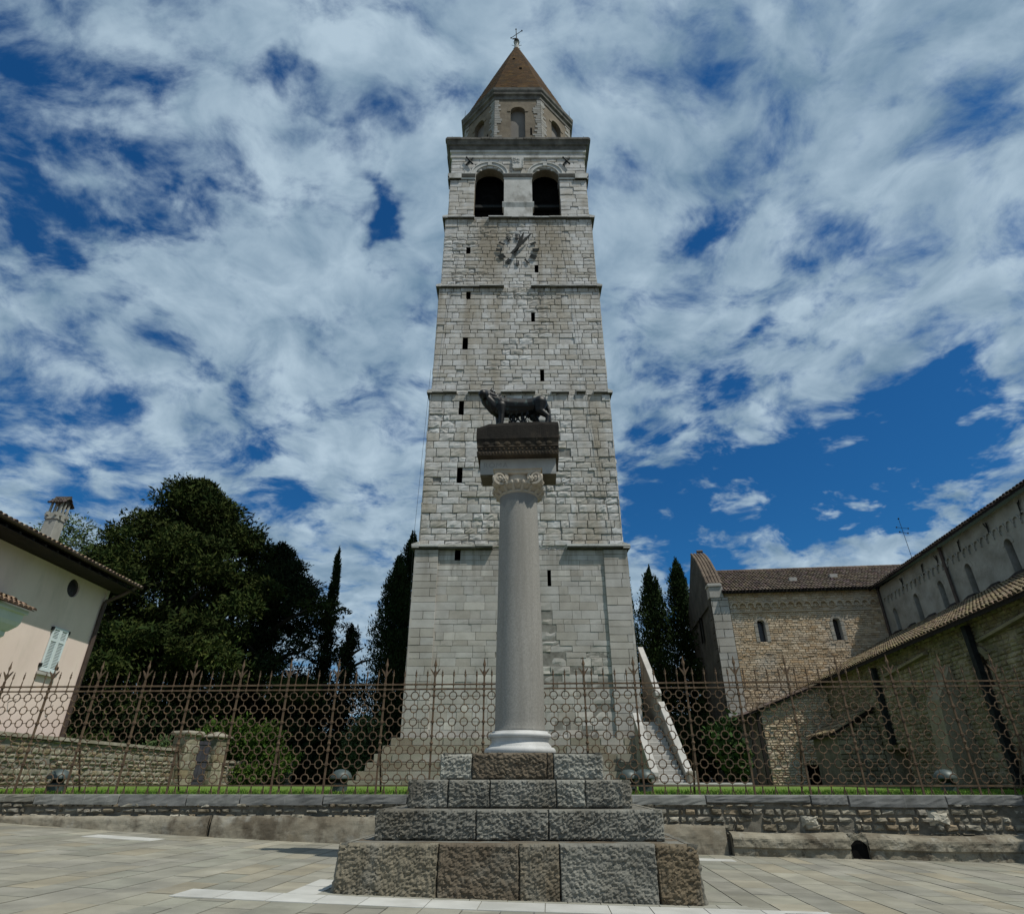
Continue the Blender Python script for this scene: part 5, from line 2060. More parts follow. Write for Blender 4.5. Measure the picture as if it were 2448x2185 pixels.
    rf.prism([RP(0, 0, 0), RP(16.5, 0, 0), RP(16.5, L_, 0), RP(0, L_, 0)], (-0.03, 0, -0.09), (0.6, 0.5, 0.45))
    # far slope
    RQ = lambda u, s, h: (Ex - 2 * L_ * c20 + s * c20 - h * s20, gv - u, Ez + s * s20 + h * c20)
    rf.prism([RQ(0, 0, 0), RQ(0, L_, 0), RQ(16.5, L_, 0), RQ(16.5, 0, 0)], (0.03, 0, -0.09), (0.6, 0.5, 0.45))
    ro = rf.build('roof', M_EAVES, H_)
    fix_normals(ro)
    tl = MB()
    pantiles(tl, RP, 0.0, 16.3, 0.0, L_, 0.23, 0.42, 0.09, rg)
    tl.build('tiles', M_TILE, ro)
    so = MB()
    for i in range(26):
        y = gv - 0.2 - i * 0.62
        so.prism([(0.0, y, zt - 0.30), (Ex - 0.08, y, zt - 0.34), (Ex - 0.08, y, zt - 0.24), (0.0, y, zt - 0.08)], (0, -0.1, 0))
    so.prism([(0.02, gv - 0.05, zt - 0.35), (Ex - 0.02, gv - 0.05, zt - 0.37), (Ex - 0.02, -16, zt - 0.37), (0.02, -16, zt - 0.35)], (0, 0, 0.02))
    so.build('rafters', M_EAVES, ro)
    gt = MB()
    rings = []
    for u in (0.0, 16.4):
        rings.append([(Ex + 0.06 + 0.075 * math.cos(PI + PI * q / 6), gv - u, Ez + 0.0 + 0.075 * math.sin(PI + PI * q / 6)) for q in range(7)])
    gt.loft(rings, closed=False)
    gt.build('gutter', M_PIPE, ro)
    dp = MB()
    dp.path([(Ex + 0.04, 0.05, Ez - 0.06), (0.75, -0.02, Ez - 0.35), (0.12, -0.16, Ez - 0.75), (0.10, -0.17, Ez - 1.1), (0.10, -0.17, 0.1)], 0.085, 8)
    dp.build('downpipe', M_PIPE, H_)
    # chimney with an open hood
    ch = MB()
    cx, cy = -2.35, -1.85
    zc = 7.9
    ch.bbox(cx - 0.42, cy - 0.42, zc, cx + 0.42, cy + 0.42, zc + 1.05, 0.02)
    ch.bbox(cx - 0.36, cy - 0.36, zc + 1.053, cx + 0.36, cy + 0.36, zc + 2.15, 0.015)
    ch.bbox(cx - 0.41, cy - 0.41, zc + 2.153, cx + 0.41, cy + 0.41, zc + 2.22, 0.01)
    cho = ch.build('chimney', M_CHIM, H_)
    hd = MB()
    for sx in (-1, 1):
        for sy in (-1, 1):
            hd.box(cx + sx * 0.30 - 0.05, cy + sy * 0.30 - 0.05, zc + 2.45, cx + sx * 0.30 + 0.05, cy + sy * 0.30 + 0.05, zc + 2.95)
        hd.box(cx + sx * 0.30 - 0.035, cy - 0.04, zc + 2.45, cx + sx * 0.30 + 0.035, cy + 0.04, zc + 2.95)
        hd.box(cx - 0.04, cy + sx * 0.30 - 0.035, zc + 2.45, cx + 0.04, cy + sx * 0.30 + 0.035, zc + 2.95)
    hd.build('hood_post', M_CHIM, cho)
    bt = MB()
    bt.box(cx - 0.38, cy - 0.38, zc + 2.223, cx + 0.38, cy + 0.38, zc + 2.45)
    for q in (-0.25, 0.25):
        bt.box(cx + q - 0.06, cy - 0.54, zc + 2.30, cx + q + 0.06, cy - 0.385, zc + 2.44)
        bt.box(cx + q - 0.06, cy + 0.385, zc + 2.30, cx + q + 0.06, cy + 0.54, zc + 2.44)
        bt.box(cx - 0.54, cy + q - 0.06, zc + 2.30, cx - 0.385, cy + q + 0.06, zc + 2.44)
        bt.box(cx + 0.385, cy + q - 0.06, zc + 2.30, cx + 0.54, cy + q + 0.06, zc + 2.44)
    bt.build('chimney_band', M_CHIM, cho)
    cp = MB()
    z2 = zc + 2.953
    cp.prism([(cx - 0.36, cy - 0.36, z2), (cx - 0.36, cy + 0.36, z2), (cx - 0.36, cy, z2 + 0.30)], (0.72, 0, 0))
    for s in (-1, 1):
        RP2 = lambda u, q, h, s=s: (cx - 0.46 + u, cy + s * (0.50 - q * 0.77), z2 - 0.10 + q * 0.52 + h)
        pantiles(cp, RP2, 0.04, 0.90, 0.0, 0.65, 0.17, 0.34, 0.07, rg)
        cp.prism([RP2(0, 0, -0.02), RP2(0.92, 0, -0.02), RP2(0.92, 0.65, -0.02), RP2(0, 0.65, -0.02)], (0, 0, 0.02), (0.5, 0.4, 0.4))
    cp.tube((cx - 0.48, cy, z2 + 0.26), (cx + 0.48, cy, z2 + 0.26), 0.085, 0.085, 8)
    cp.build('chimney_cap', M_DARKTILE2, cho)
    kc = 0.70
    cho.scale = (kc, kc, 1.0)
    cho.location = (cx * (1 - kc), cy + 0.5 - cy * kc, 0)
    # pale porch block with moulded cornice and small tile roof
    y1 = -5.45
    po = MB()
    po.box(0.0, -13.0, 0, 0.75, y1 - 0.12, 4.3)
    prof = [(0.75, 4.303), (0.80, 4.36), (0.80, 4.50), (0.84, 4.52), (0.98, 4.70), (1.02, 4.82), (1.02, 5.06), (1.10, 5.10), (1.10, 5.22)]
    rings = []
    for (x, z) in prof:
        e = (x - 0.75)
        rings.append([(0.0, y1 - 0.12 + e, z), (x, y1 - 0.12 + e, z), (x, -13.0 - e, z), (0.0, -13.0 - e, z)])
    po.loft(rings, closed=False, cap=False)
    po.poly([rings[-1][0], rings[-1][1], rings[-1][2], rings[-1][3]])
    pb = po.build('porch', M_PORCH, H_)
    fix_normals(pb)
    pt = MB()
    RP3 = lambda u, q, h: (1.22 - q * 0.95, y1 + 0.28 - u, 5.24 + q * 0.42 + h)
    pantiles(pt, RP3, 0.05, 7.8, 0.0, 1.25, 0.22, 0.42, 0.09, rg)
    pt.prism([RP3(0, 0, -0.01), RP3(8.0, 0, -0.01), RP3(8.0, 1.25, -0.01), RP3(0, 1.25, -0.01)], (0, 0, 0.02), (0.5, 0.4, 0.35))
    pt.build('porch_tiles', M_TILE, pb)
    for z, y in ((2.6, -5.1), (2.62, -3.3), (2.62, -1.4)):
        lh = MB()
        lh.tube((0, y, z), (0.16, y, z + 0.06), 0.015, 0.015, 5)
        lh.tube((0.16, y, z + 0.06), (0.16, y + 0.12, z + 0.1), 0.015, 0.01, 5)
        lh.build('wall_hook', M_IRON_DARK, H_)


M_PANE = material('dark window glass', (0.02, 0.017, 0.018), (0.03, 0.026, 0.027), 2, 2, 0.25, 0, spec=0.5)
build_house()

# ------------------------------------------------------------------ basilica
M_BSTONE = material('honey church masonry', (0.41, 0.32, 0.222), (0.54, 0.44, 0.325), 1.8, 7, 0.92, 0.5, 12, 0.03,
                    stains=[(0.5, (1, 1, 1), 0.50, 0.70, (0.45, 0.43, 0.39), 0.7), (3, (1, 1, 1), 0.60, 0.75, (0.17, 0.14, 0.10), 0.6)])
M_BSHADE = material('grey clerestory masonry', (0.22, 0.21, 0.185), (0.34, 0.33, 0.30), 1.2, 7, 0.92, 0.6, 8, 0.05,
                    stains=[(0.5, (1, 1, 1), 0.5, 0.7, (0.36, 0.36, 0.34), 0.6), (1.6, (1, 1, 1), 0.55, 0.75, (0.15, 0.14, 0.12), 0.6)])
M_BLOW = material('mossy aisle masonry', (0.20, 0.162, 0.108), (0.325, 0.275, 0.195), 1.4, 7, 0.95, 0.7, 7, 0.06,
                  stains=[(0.8, (1, 1, 1), 0.48, 0.68, (0.10, 0.10, 0.06), 0.7), (2.5, (1, 1, 1), 0.56, 0.74, (0.25, 0.22, 0.17), 0.7), (1.1, (1, 1, 0.5), 0.6, 0.75, (0.08, 0.07, 0.05), 0.7)])
M_BEND = material('black stained gable stone', (0.04, 0.037, 0.032), (0.08, 0.075, 0.066), 1.2, 7, 0.95, 0.5, 9, 0.04)  # shade on the left-facing end wall, painted in as a near-black tone
M_BPALE = material('pale pilaster ashlar', (0.30, 0.29, 0.27), (0.385, 0.375, 0.355), 1.0, 6, 0.9, 0.25, 10, 0.02)
M_DARKTILE = material('dark nave roof tiles', (0.04, 0.034, 0.032), (0.075, 0.062, 0.055), 2.5, 6, 0.92, 0.3, 20, 0.01)
M_LICHEN = material('yellow lichened aisle tiles', (0.135, 0.105, 0.066), (0.215, 0.17, 0.105), 2.0, 6, 0.92, 0.3, 20, 0.01,
                    stains=[(1.0, (1, 1, 1), 0.50, 0.70, (0.085, 0.060, 0.045), 0.7)])


def build_basilica():
    rg = random.Random(41)
    B = thing('basilica', 'old stone church with tiled roofs, arched friezes and a gabled transept', 'church', (21.8, 35.6, 1.15), R(-6.3))
    ze = 10.33          # eaves height above the lawn
    # ---------- transept: front wall plane y=0, x from -9.6 to 0
    P = frame((0, 0, 0), (1, 0, 0), (0, -1, 0))
    wins = [(-7.05, 0.21, 7.42, 8.52), (-2.76, 0.205, 7.42, 8.52)]
    t = MB()

    def op(c, d):
        m = (c + d) / 2
        return sorted([(uc - r, uc + r) for (uc, r, zb, zs) in wins if zb < m < zs + r * 0.6])
    tints = ((1, 1, 1), (1.12, 1.1, 1.05), (0.85, 0.83, 0.8), (1.25, 1.27, 1.3), (0.98, 0.88, 0.76), (1.05, 1.0, 0.93), (1.15, 1.15, 1.15))
    masonry(t, P, -8.7, 0.0, 0.0, 9.62, (0.075, 0.15), (0.14, 0.42), op, (7.42, 8.52), 0.016, -0.04, 0.009, 0.005, 0.014, (2, 1), tints, 0.12, rg, 0.01)
    masonry(t, P, -8.7, 0.0, 9.62, ze, (0.10, 0.16), (0.18, 0.4), None, (), 0.022, -0.05, 0.010, 0.007, 0.02, (2, 1), tints, 0.12, rg, 0.01)
    t.build('transept_wall', M_BSTONE, B)
    tb = MB()
    arch_wall(tb, P, -9.6, 0.0, 0, ze, wins, -0.045, 8)
    # left end (gable) wall and the far wall
    tb.build('transept_core', M_BSTONE, B)
    tb = MB()
    tb.poly([(-9.6, 8.4, 0), (0, 8.4, 0), (0, 8.4, ze), (-9.6, 8.4, ze)])
    tb.build('transept_back_wall', M_BSTONE, B)
    ge = MB()
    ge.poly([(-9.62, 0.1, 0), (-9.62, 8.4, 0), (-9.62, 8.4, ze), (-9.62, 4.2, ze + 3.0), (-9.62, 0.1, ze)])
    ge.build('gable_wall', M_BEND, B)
    for w in wins:
        m = MB()
        arch_reveal(m, P, w[0], w[1], w[2], w[3], -0.04, -0.45, 8, back=False)
        arch_band(m, P, w[0], w[1], 0.13, w[3], -0.04, 0.02, 10, (0.75, 0.72, 0.66))
        for s in (-1, 1):
            z = w[2]
            while z < w[3] - 0.02:
                hh = min(rg.uniform(0.25, 0.4), w[3] - z)
                a = w[0] + s * w[1]
                stone_block(m, P, min(a, a + s * 0.2), max(a, a + s * 0.2), z, z + hh - 0.015, 0.012, -0.04, 0.01, 1, 1, 0, (0.85, 0.83, 0.78), rg)
                z += hh
        o = m.build('window', M_BPALE, B)
        g = MB()
        g.poly([P(p[0], p[1], -0.40) for p in arch_pts(*w, 8)])
        g.build('pane', M_PANE, o)
    # blind arcade frieze and string
    f = MB()
    n = 18
    for i in range(n):
        uc = -8.4 + i * 0.468
        arch_band(f, P, uc, 0.165, 0.085, 9.52, -0.02, 0.10, 8, (0.9, 0.86, 0.8))
        f.box(uc - 0.285, -0.10, 9.40, uc - 0.185, 0.0, 9.54)
    f.build('arcade_frieze', M_BSTONE, B)
    f = MB()
    f.box(-8.69, -0.045, 9.14, -0.6, 0.0, 9.21)
    f.build('string_course', M_BSTONE, B)
    # corner pilaster of pale ashlar
    pl = MB()
    masonry(pl, frame((0, -0.10, 0), (1, 0, 0), (0, -1, 0)), -9.75, -8.72, 0, ze - 0.25, (0.3, 0.55), (0.4, 1.04), None, (), 0.012, -0.09, 0.005, 0.004, 0.01, (2, 1), GREYS, 0.06, rg)
    pe = MB()
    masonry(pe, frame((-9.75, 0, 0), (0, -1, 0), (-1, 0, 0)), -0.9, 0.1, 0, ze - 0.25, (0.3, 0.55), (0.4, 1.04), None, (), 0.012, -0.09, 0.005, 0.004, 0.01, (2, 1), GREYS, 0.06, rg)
    pe.build('pilaster_return', M_BEND, B)  # shaded side of the pale pilaster, painted dark
    pl.bbox(-9.80, -0.16, ze - 0.25, -8.95, 0.5, ze + 0.42, 0.03)
    pl.bbox(-9.86, -0.24, ze + 0.42, -9.0, 0.5, ze + 0.60, 0.04)
    pl.build('corner_pilaster', M_BPALE, B)
    # gable parapet, tile coped
    gp = MB()
    pts = [(-9.75, 0.0, ze + 0.6)]
    for i in range(9):
        q = i / 8
        pts.append((-9.75, 0.0 + 4.0 * q, ze + 0.6 + 3.2 * q + 0.45 * math.sin(q * PI * 0.9)))
    pts += [(-9.75, 8.4, ze + 0.6), (-9.75, 8.4, ze - 0.5), (-9.75, 0.0, ze - 0.5)]
    gp.prism(pts, (0.7, 0, 0))
    go = gp.build('gable_parapet', M_BEND, B)
    fix_normals(go)
    gc = MB()
    cop = pts[:9]
    for a, b in zip(cop[:-1], cop[1:]):
        for k in range(5):
            x = -9.85 + k * 0.2
            c_ = rg.uniform(0.8, 1.2)
            gc.tube((x + 0.05, a[1] - 0.04, a[2] + 0.02), (x + 0.05, b[1], b[2] + 0.06), 0.105, 0.095, 7, (c_, c_, c_ * 0.95))
    gc.tube((-9.35, 3.9, ze + 4.05), (-8.95, 3.9, ze + 4.05), 0.12, 0.12, 8)
    gc.build('parapet_tiles', M_OLDTILE, go)
    # gable lancet in the shaded end wall
    gw = MB()
    Pg = frame((-9.64, 0, 0), (0, -1, 0), (-1, 0, 0))
    gw.poly([Pg(p[0], p[1], 0.13) for p in arch_pts(-4.2, 0.3, 8.2, 9.6, 8)])
    gw.build('gable_window', M_DARK, go)
    # transept roof
    sl_ = R(29.5)
    cs, ss = math.cos(sl_), math.sin(sl_)
    RT = lambda u, s, h: (-9.05 + u, -0.38 + s * cs - h * ss, ze + 0.02 + s * ss + h * cs)
    Ls = 5.25
    rt = MB()
    rt.prism([RT(0, 0, 0), RT(13.5, 0, 0), RT(13.5, Ls, 0), RT(0, Ls, 0)], (0, 0, -0.10), (0.45, 0.4, 0.4))
    RB = lambda u, s, h: (-9.05 + u, -0.38 + 2 * Ls * cs - s * cs + h * ss, ze + 0.02 + s * ss + h * cs)
    rt.prism([RB(0, 0, 0), RB(0, Ls, 0), RB(13.5, Ls, 0), RB(13.5, 0, 0)], (0, 0, -0.10), (0.45, 0.4, 0.4))
    ro = rt.build('transept_roof', M_EAVES, B)
    fix_normals(ro)
    tt = MB()
    pantiles(tt, RT, 0.1, 13.3, 0.0, Ls, 0.20, 0.40, 0.082, rg, 4)
    rid = RT(0, Ls, 0.02)
    for i in range(34):
        a = RT(i * 0.4, Ls, 0.03)
        b = RT(i * 0.4 + 0.42, Ls, 0.03)
        c_ = rg.uniform(0.7, 1.2)
        tt.tube(a, b, 0.13, 0.12, 7, (c_, c_ * 0.95, c_ * 0.9))
    tt.build('roof_tiles', M_OLDTILE, ro)
    for (u, s) in ((4.6, 1.9), (7.3, 2.5)):
        sk = MB()
        a, b = RT(u, s, 0.12), RT(u + 0.45, s + 0.3, 0.16)
        sk.box(min(a[0], b[0]), a[1], a[2] - 0.05, b[0], b[1], b[2])
        sk.build('skylight', M_BPALE, ro)
    # ---------- nave clerestory: plane x=0, facing -x, running towards the square
    PN = frame((0, 0, 0), (0, -1, 0), (-1, 0, 0))      # u = distance from the corner towards the square
    LN = 30.0
    nw = [(1.35, 0.21, 7.15, 8.65), (3.9, 0.23, 7.1, 8.75), (6.4, 0.23, 7.1, 8.7), (8.9, 0.23, 7.1, 8.75), (11.95, 0.24, 7.1, 8.8), (15.0, 0.24, 7.1, 8.8), (18.0, 0.24, 7.1, 8.8), (21, 0.24, 7.1, 8.8)]
    c = MB()
    us = [-0.2]
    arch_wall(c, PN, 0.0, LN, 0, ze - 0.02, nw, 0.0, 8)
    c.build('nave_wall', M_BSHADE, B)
    for w in nw:
        m = MB()
        arch_reveal(m, PN, *w, 0.002, -0.5, 8, back=False)
        arch_band(m, PN, w[0], w[1], 0.16, w[3], -0.01, 0.02, 10)
        o = m.build('window', M_BSHADE, B)
        g = MB()
        g.poly([PN(p[0], p[1], -0.42) for p in arch_pts(*w, 8)])
        g.build('pane', M_DARK, o)
    f = MB()
    for i in range(60):
        uc = 0.75 + i * 0.47
        arch_band(f, PN, uc, 0.165, 0.06, 9.45, -0.01, 0.075, 7)
        f.box(-0.075, -(uc + 0.262), 9.26, 0.01, -(uc + 0.208), 9.46)
    f.build('arcade_frieze', M_BSHADE, B)
    for u in (0.25, 7.45, 14.6):
        d = MB()
        d.tube(PN(u, 7.0, 0.10), PN(u, ze - 0.05, 0.10), 0.075, 0.075, 8)
        d.build('downpipe', M_PIPE, B)
    for i, u in enumerate((3.1, 5.4, 6.9, 8.9, 11.2, 13.4, 15.9)):
        an = MB()
        an.tube(PN(u, 9.55, 0.06), PN(u + 0.05, 10.05, 0.06), 0.03, 0.03, 5)
        s = 1 if i % 2 else -1
        an.tube(PN(u, 9.8, 0.06), PN(u + 0.16 * s, 10.1, 0.06), 0.025, 0.02, 5)
        an.build('wall_anchor', M_IRON_DARK, B)
    # nave roof, only its eaves show from below
    nr = MB()
    sn = R(27)
    cn, sn_ = math.cos(sn), math.sin(sn)
    RN = lambda u, s, h: (-0.42 + s * cn - h * sn_, 3.0 - u, ze + s * sn_ + h * cn)
    nr.prism([RN(0, 0, 0), RN(LN + 3, 0, 0), RN(LN + 3, 6.5, 0), RN(0, 6.5, 0)], (0, 0, -0.10), (0.5, 0.45, 0.5))
    no = nr.build('nave_roof', M_EAVES, B)
    fix_normals(no)
    nt_ = MB()
    pantiles(nt_, RN, 0.0, LN + 2.8, 0.0, 6.4, 0.22, 0.6, 0.09, rg, 4)
    nt_.build('roof_tiles', M_DARKTILE, no)
    # ---------- lean-to aisle
    XA = -5.3
    za = 4.85
    PA = frame((XA, 0, 0), (0, -1, 0), (-1, 0, 0))
    aw = [(16.55, 0.25, 2.75, 3.5), (11.6, 0.2, 2.6, 3.2)]
    a_ = MB()
    masonry(a_, PA, 1.2, LN, 0.0, za, (0.09, 0.17), (0.12, 0.36), lambda c_, d_: sorted([(w[0] - w[1], w[0] + w[1]) for w in aw if w[2] < (c_ + d_) / 2 < w[3] + w[1] * 0.6] + ([(8.0, 9.9)] if (c_ + d_) / 2 < 1.35 else [])), (1.35, 2.75, 3.5, 2.6, 3.2), 0.016, -0.045, 0.018, 0.012, 0.022, (2, 2), ((1, 1, 1), (1.1, 1.08, 1.03), (0.85, 0.83, 0.78), (0.95, 0.87, 0.75), (0.9, 0.95, 0.82)), 0.10, rg, 0.05)
    a_.build('aisle_wall', M_BLOW, B)
    ab = MB()
    arch_wall(ab, PA, 1.2, LN, 1.35, za, aw, -0.05, 8)
    ab.poly([PA(1.2, 0, -0.05), PA(8.0, 0, -0.05), PA(8.0, 1.35, -0.05), PA(1.2, 1.35, -0.05)])
    ab.poly([PA(9.9, 0, -0.05), PA(LN, 0, -0.05), PA(LN, 1.35, -0.05), PA(9.9, 1.35, -0.05)])
    reveal(ab, PA, 8.0, 9.9, 0, 1.35, -0.04, -1.0)
    ab.build('aisle_core', M_BLOW, B)
    for w in aw:
        m = MB()
        arch_reveal(m, PA, *w, 0.0, -0.5, 8, back=False)
        arch_band(m, PA, w[0], w[1], 0.2, w[3], -0.02, 0.03, 10)
        o = m.build('window', M_BLOW, B)
        g = MB()
        g.poly([PA(p[0], p[1], -0.4) for p in arch_pts(*w, 8)])
        g.build('pane', M_DARK, o)
    for u, zt, zb in ((16.5, za - 0.25, 0.05), (9.2, za - 0.4, 1.5), (23.4, za - 0.3, 0.05)):
        d = MB()
        d.box(XA - 0.20, -u - 0.11, zb, XA - 0.03, -u + 0.11, zt)
        d.build('downpipe', M_IRON_DARK, B)
    # sloping ledges of earlier roofs left in the wall
    for (u0, z0_, u1, z1_) in ((10.0, 3.95, 13.6, 4.22), (16.9, 4.0, 20.5, 4.35)):
        l = MB()
        q = [(-0.02, 0.0), (0.16, 0.0), (0.18, 0.07), (-0.02, 0.20)]
        l.loft([[PA(u0, z0_ + b, a) for a, b in q], [PA(u1, z1_ + b, a) for a, b in q]], cap=True)
        fix_normals(l.build('wall_ledge', M_BLOW, B))
    # buttresses
    for u in (13.9, 20.8):
        bt = MB()
        bt.prism([PA(u, 0, 0.0), PA(u, 0, 0.9), PA(u, 2.6, 0.7), PA(u, 3.7, 0.0)], (0, -0.9, 0))
        fix_normals(bt.build('buttress', M_BLOW, B))
    # aisle roof
    dx, dz = 5.3 + 0.45, 2.78
    Ln = math.hypot(dx, dz)
    ca_, sa_ = dx / Ln, dz / Ln
    RA = lambda u, s, h: (XA - 0.45 + s * ca_ - h * sa_, 0.0 - u, za - 0.14 + s * sa_ + h * ca_)
    ar = MB()
    ar.prism([RA(0.02, 0, 0), RA(LN, 0, 0), RA(LN, Ln, 0), RA(0.02, Ln, 0)], (0, 0, -0.12), (0.6, 0.5, 0.5))
    ao = ar.build('aisle_roof', M_EAVES, B)
    fix_normals(ao)
    at_ = MB()
    pantiles(at_, RA, 0.1, LN, 0.0, Ln, 0.22, 0.45, 0.09, rg, 4)
    at_.build('roof_tiles', M_LICHEN, ao)
    # flashing humps where the roof meets the clerestory
    fl = MB()
    u = 0.4
    while u < LN - 2:
        l = rg.uniform(0.8, 1.8)
        fl.prism([PN(u, 7.42, 0.30), PN(u + l, 7.42, 0.30), PN(u + l * 0.8, 7.66, 0.05), PN(u + l * 0.3, 7.68, 0.05)], (0.25, 0, 0))
        u += l + rg.uniform(0.3, 1.2)
    fix_normals(fl.build('roof_flashing', M_EAVES, ao))
    # ---------- low annexe in front of the transept, end wall towards the square
    y0 = -3.0
    an = MB()
    PX = frame((0, y0, 0), (1, 0, 0), (0, -1, 0))
    # sloping top: from x=-9.5 (z 3.15) to x=-5.3 (z 4.75)
    zt = lambda x: 3.20 + (x + 9.6) * 0.36
    masonry(an, PX, -8.75, XA, 0, 5.0, (0.08, 0.15), (0.14, 0.4), lambda c_, d_: ([(-8.76, -9.6 + (d_ - 3.08) / 0.36)] if d_ > 3.3 else []) + ([(-7.0, -6.4)] if d_ < 1.05 else []), (1.05,), 0.022, -0.05, 0.014, 0.008, 0.02, (2, 1), tints, 0.12, rg, 0.01)
    an.build('annexe_wall', M_BSTONE, B)
    ax = MB()
    ax.poly([(-8.75, y0 + 0.05, 0), (-7.0, y0 + 0.05, 0), (-7.0, y0 + 0.05, 1.05), (-6.4, y0 + 0.05, 1.05), (-6.4, y0 + 0.05, 0), (XA, y0 + 0.05, 0), (XA, y0 + 0.05, zt(XA)), (-8.75, y0 + 0.05, zt(-8.75))])
    ax.poly([(-8.75, y0 + 0.05, 0), (-8.75, 0, 0), (-8.75, 0, zt(-8.75)), (-8.75, y0 + 0.05, zt(-8.75))])
    ax.build('annexe_core', M_BSHADE, B)
    dr = MB()
    reveal(dr, PX, -7.0, -6.4, 0, 1.05, -0.04, -0.8)
    dr.build('annexe_door', M_DARK, B)
    RX = lambda u, s, h: (-9.7 + s * 0.9409 - h * 0.3387, y0 - 0.25 + u, 3.18 + s * 0.3387 + h * 0.9409)
    rx_ = MB()
    rx_.prism([RX(0, 0, 0), RX(3.2, 0, 0), RX(3.2, 4.75, 0), RX(0, 4.75, 0)], (0, 0, -0.10), (0.6, 0.5, 0.5))
    xo = rx_.build('annexe_roof', M_EAVES, B)
    fix_normals(xo)
    xt = MB()
    pantiles(xt, RX, 0.05, 3.2, 0.0, 4.7, 0.2, 0.42, 0.085, rg, 4)
    xt.build('roof_tiles', M_OLDTILE, xo)
    # timber props under the annexe eaves
    for x in (-9.35, -8.95):
        tp = MB()
        tp.box(x - 0.07, y0 - 0.10, 0, x + 0.07, y0 + 0.04, zt(x) - 0.12)
        tp.build('timber_post', M_EAVES, B)
    # small tiled porch on the aisle wall
    RPp = lambda u, s, h: (-7.3 + s * 0.88 - h * 0.47, -8.2 + u, 2.0 + s * 0.47 + h * 0.88)
    pp = MB()
    pp.prism([RPp(0, 0, 0), RPp(3.4, 0, 0), RPp(3.4, 2.2, 0), RPp(0, 2.2, 0)], (0, 0, -0.1), (0.6, 0.5, 0.5))
    po = pp.build('porch_roof', M_EAVES, B)
    fix_normals(po)
    pt = MB()
    pantiles(pt, RPp, 0.05, 3.35, 0.0, 2.2, 0.2, 0.42, 0.085, rg, 4)
    pt.build('roof_tiles', M_LICHEN, po)
    pw = MB()
    PP = frame((0, -8.0, 0), (1, 0, 0), (0, -1, 0))
    masonry(pw, PP, -7.1, XA, 0, 3.0, (0.12, 0.22), (0.2, 0.5), lambda c_, d_: ([(-7.12, -7.1 + (d_ - 2.0) / 0.53)] if d_ > 2.05 else []) + ([(-6.2, -6.1)] if d_ < 1.9 else []), (1.9,), 0.02, -0.05, 0.012, 0.008, 0.02, (2, 1), tints, 0.12, rg, 0.01)
    pw.build('porch_wall', M_BLOW, B)
    px_ = MB()
    px_.box(-7.08, -7.94, 0, XA, -4.9, 1.95)
    px_.build('porch_core', M_RUBBLE_MORTAR, B)
    # roof cross
    cr = MB()
    bx, by, bz = 1.9, -1.2, ze + 0.9
    cr.tube((bx, by, bz), (bx - 0.05, by, bz + 3.05), 0.016, 0.012, 5)
    for (zz, w) in ((2.45, 0.32), (2.15, 0.22)):
        cr.tube((bx - w, by, bz + zz + 0.05), (bx + w, by, bz + zz - 0.05), 0.014, 0.014, 5)
        for s in (-1, 1):
            cr.sphere((bx + w * s, by, bz + zz - 0.05 * s), 0.045)
    cr.sphere((bx - 0.05, by, bz + 3.05), 0.05)
    cr.build('roof_cross', M_IRON_DARK, no)


build_basilica()

# ------------------------------------------------------------------ trees and shrubs
def leaf_material(name, c1, c2, trans=0.25):
    m = material(name, c1, c2, 0.7, 3, 0.85, 0, spec=0.06)
    b = m.node_tree.nodes['Principled BSDF']
    return m


M_YEW = leaf_material('yew foliage', (0.017, 0.029, 0.009), (0.042, 0.056, 0.015))
M_YEWD = leaf_material('dark evergreen foliage', (0.010, 0.020, 0.009), (0.024, 0.036, 0.014))
M_CYP = leaf_material('cypress foliage', (0.012, 0.024, 0.009), (0.026, 0.042, 0.014))
M_LIGHTLEAF = leaf_material('light broadleaf foliage', (0.045, 0.075, 0.030), (0.10, 0.135, 0.065))
M_HEDGE = leaf_material('hedge foliage', (0.030, 0.062, 0.012), (0.068, 0.115, 0.025))
M_HEDGE_DARK = leaf_material('climber foliage', (0.030, 0.060, 0.020), (0.065, 0.11, 0.04))
M_BARK = material('bark', (0.025, 0.020, 0.015), (0.05, 0.042, 0.033), 4, 5, 0.9, 0.5, 20, 0.02, stretch=(1, 1, 0.2))


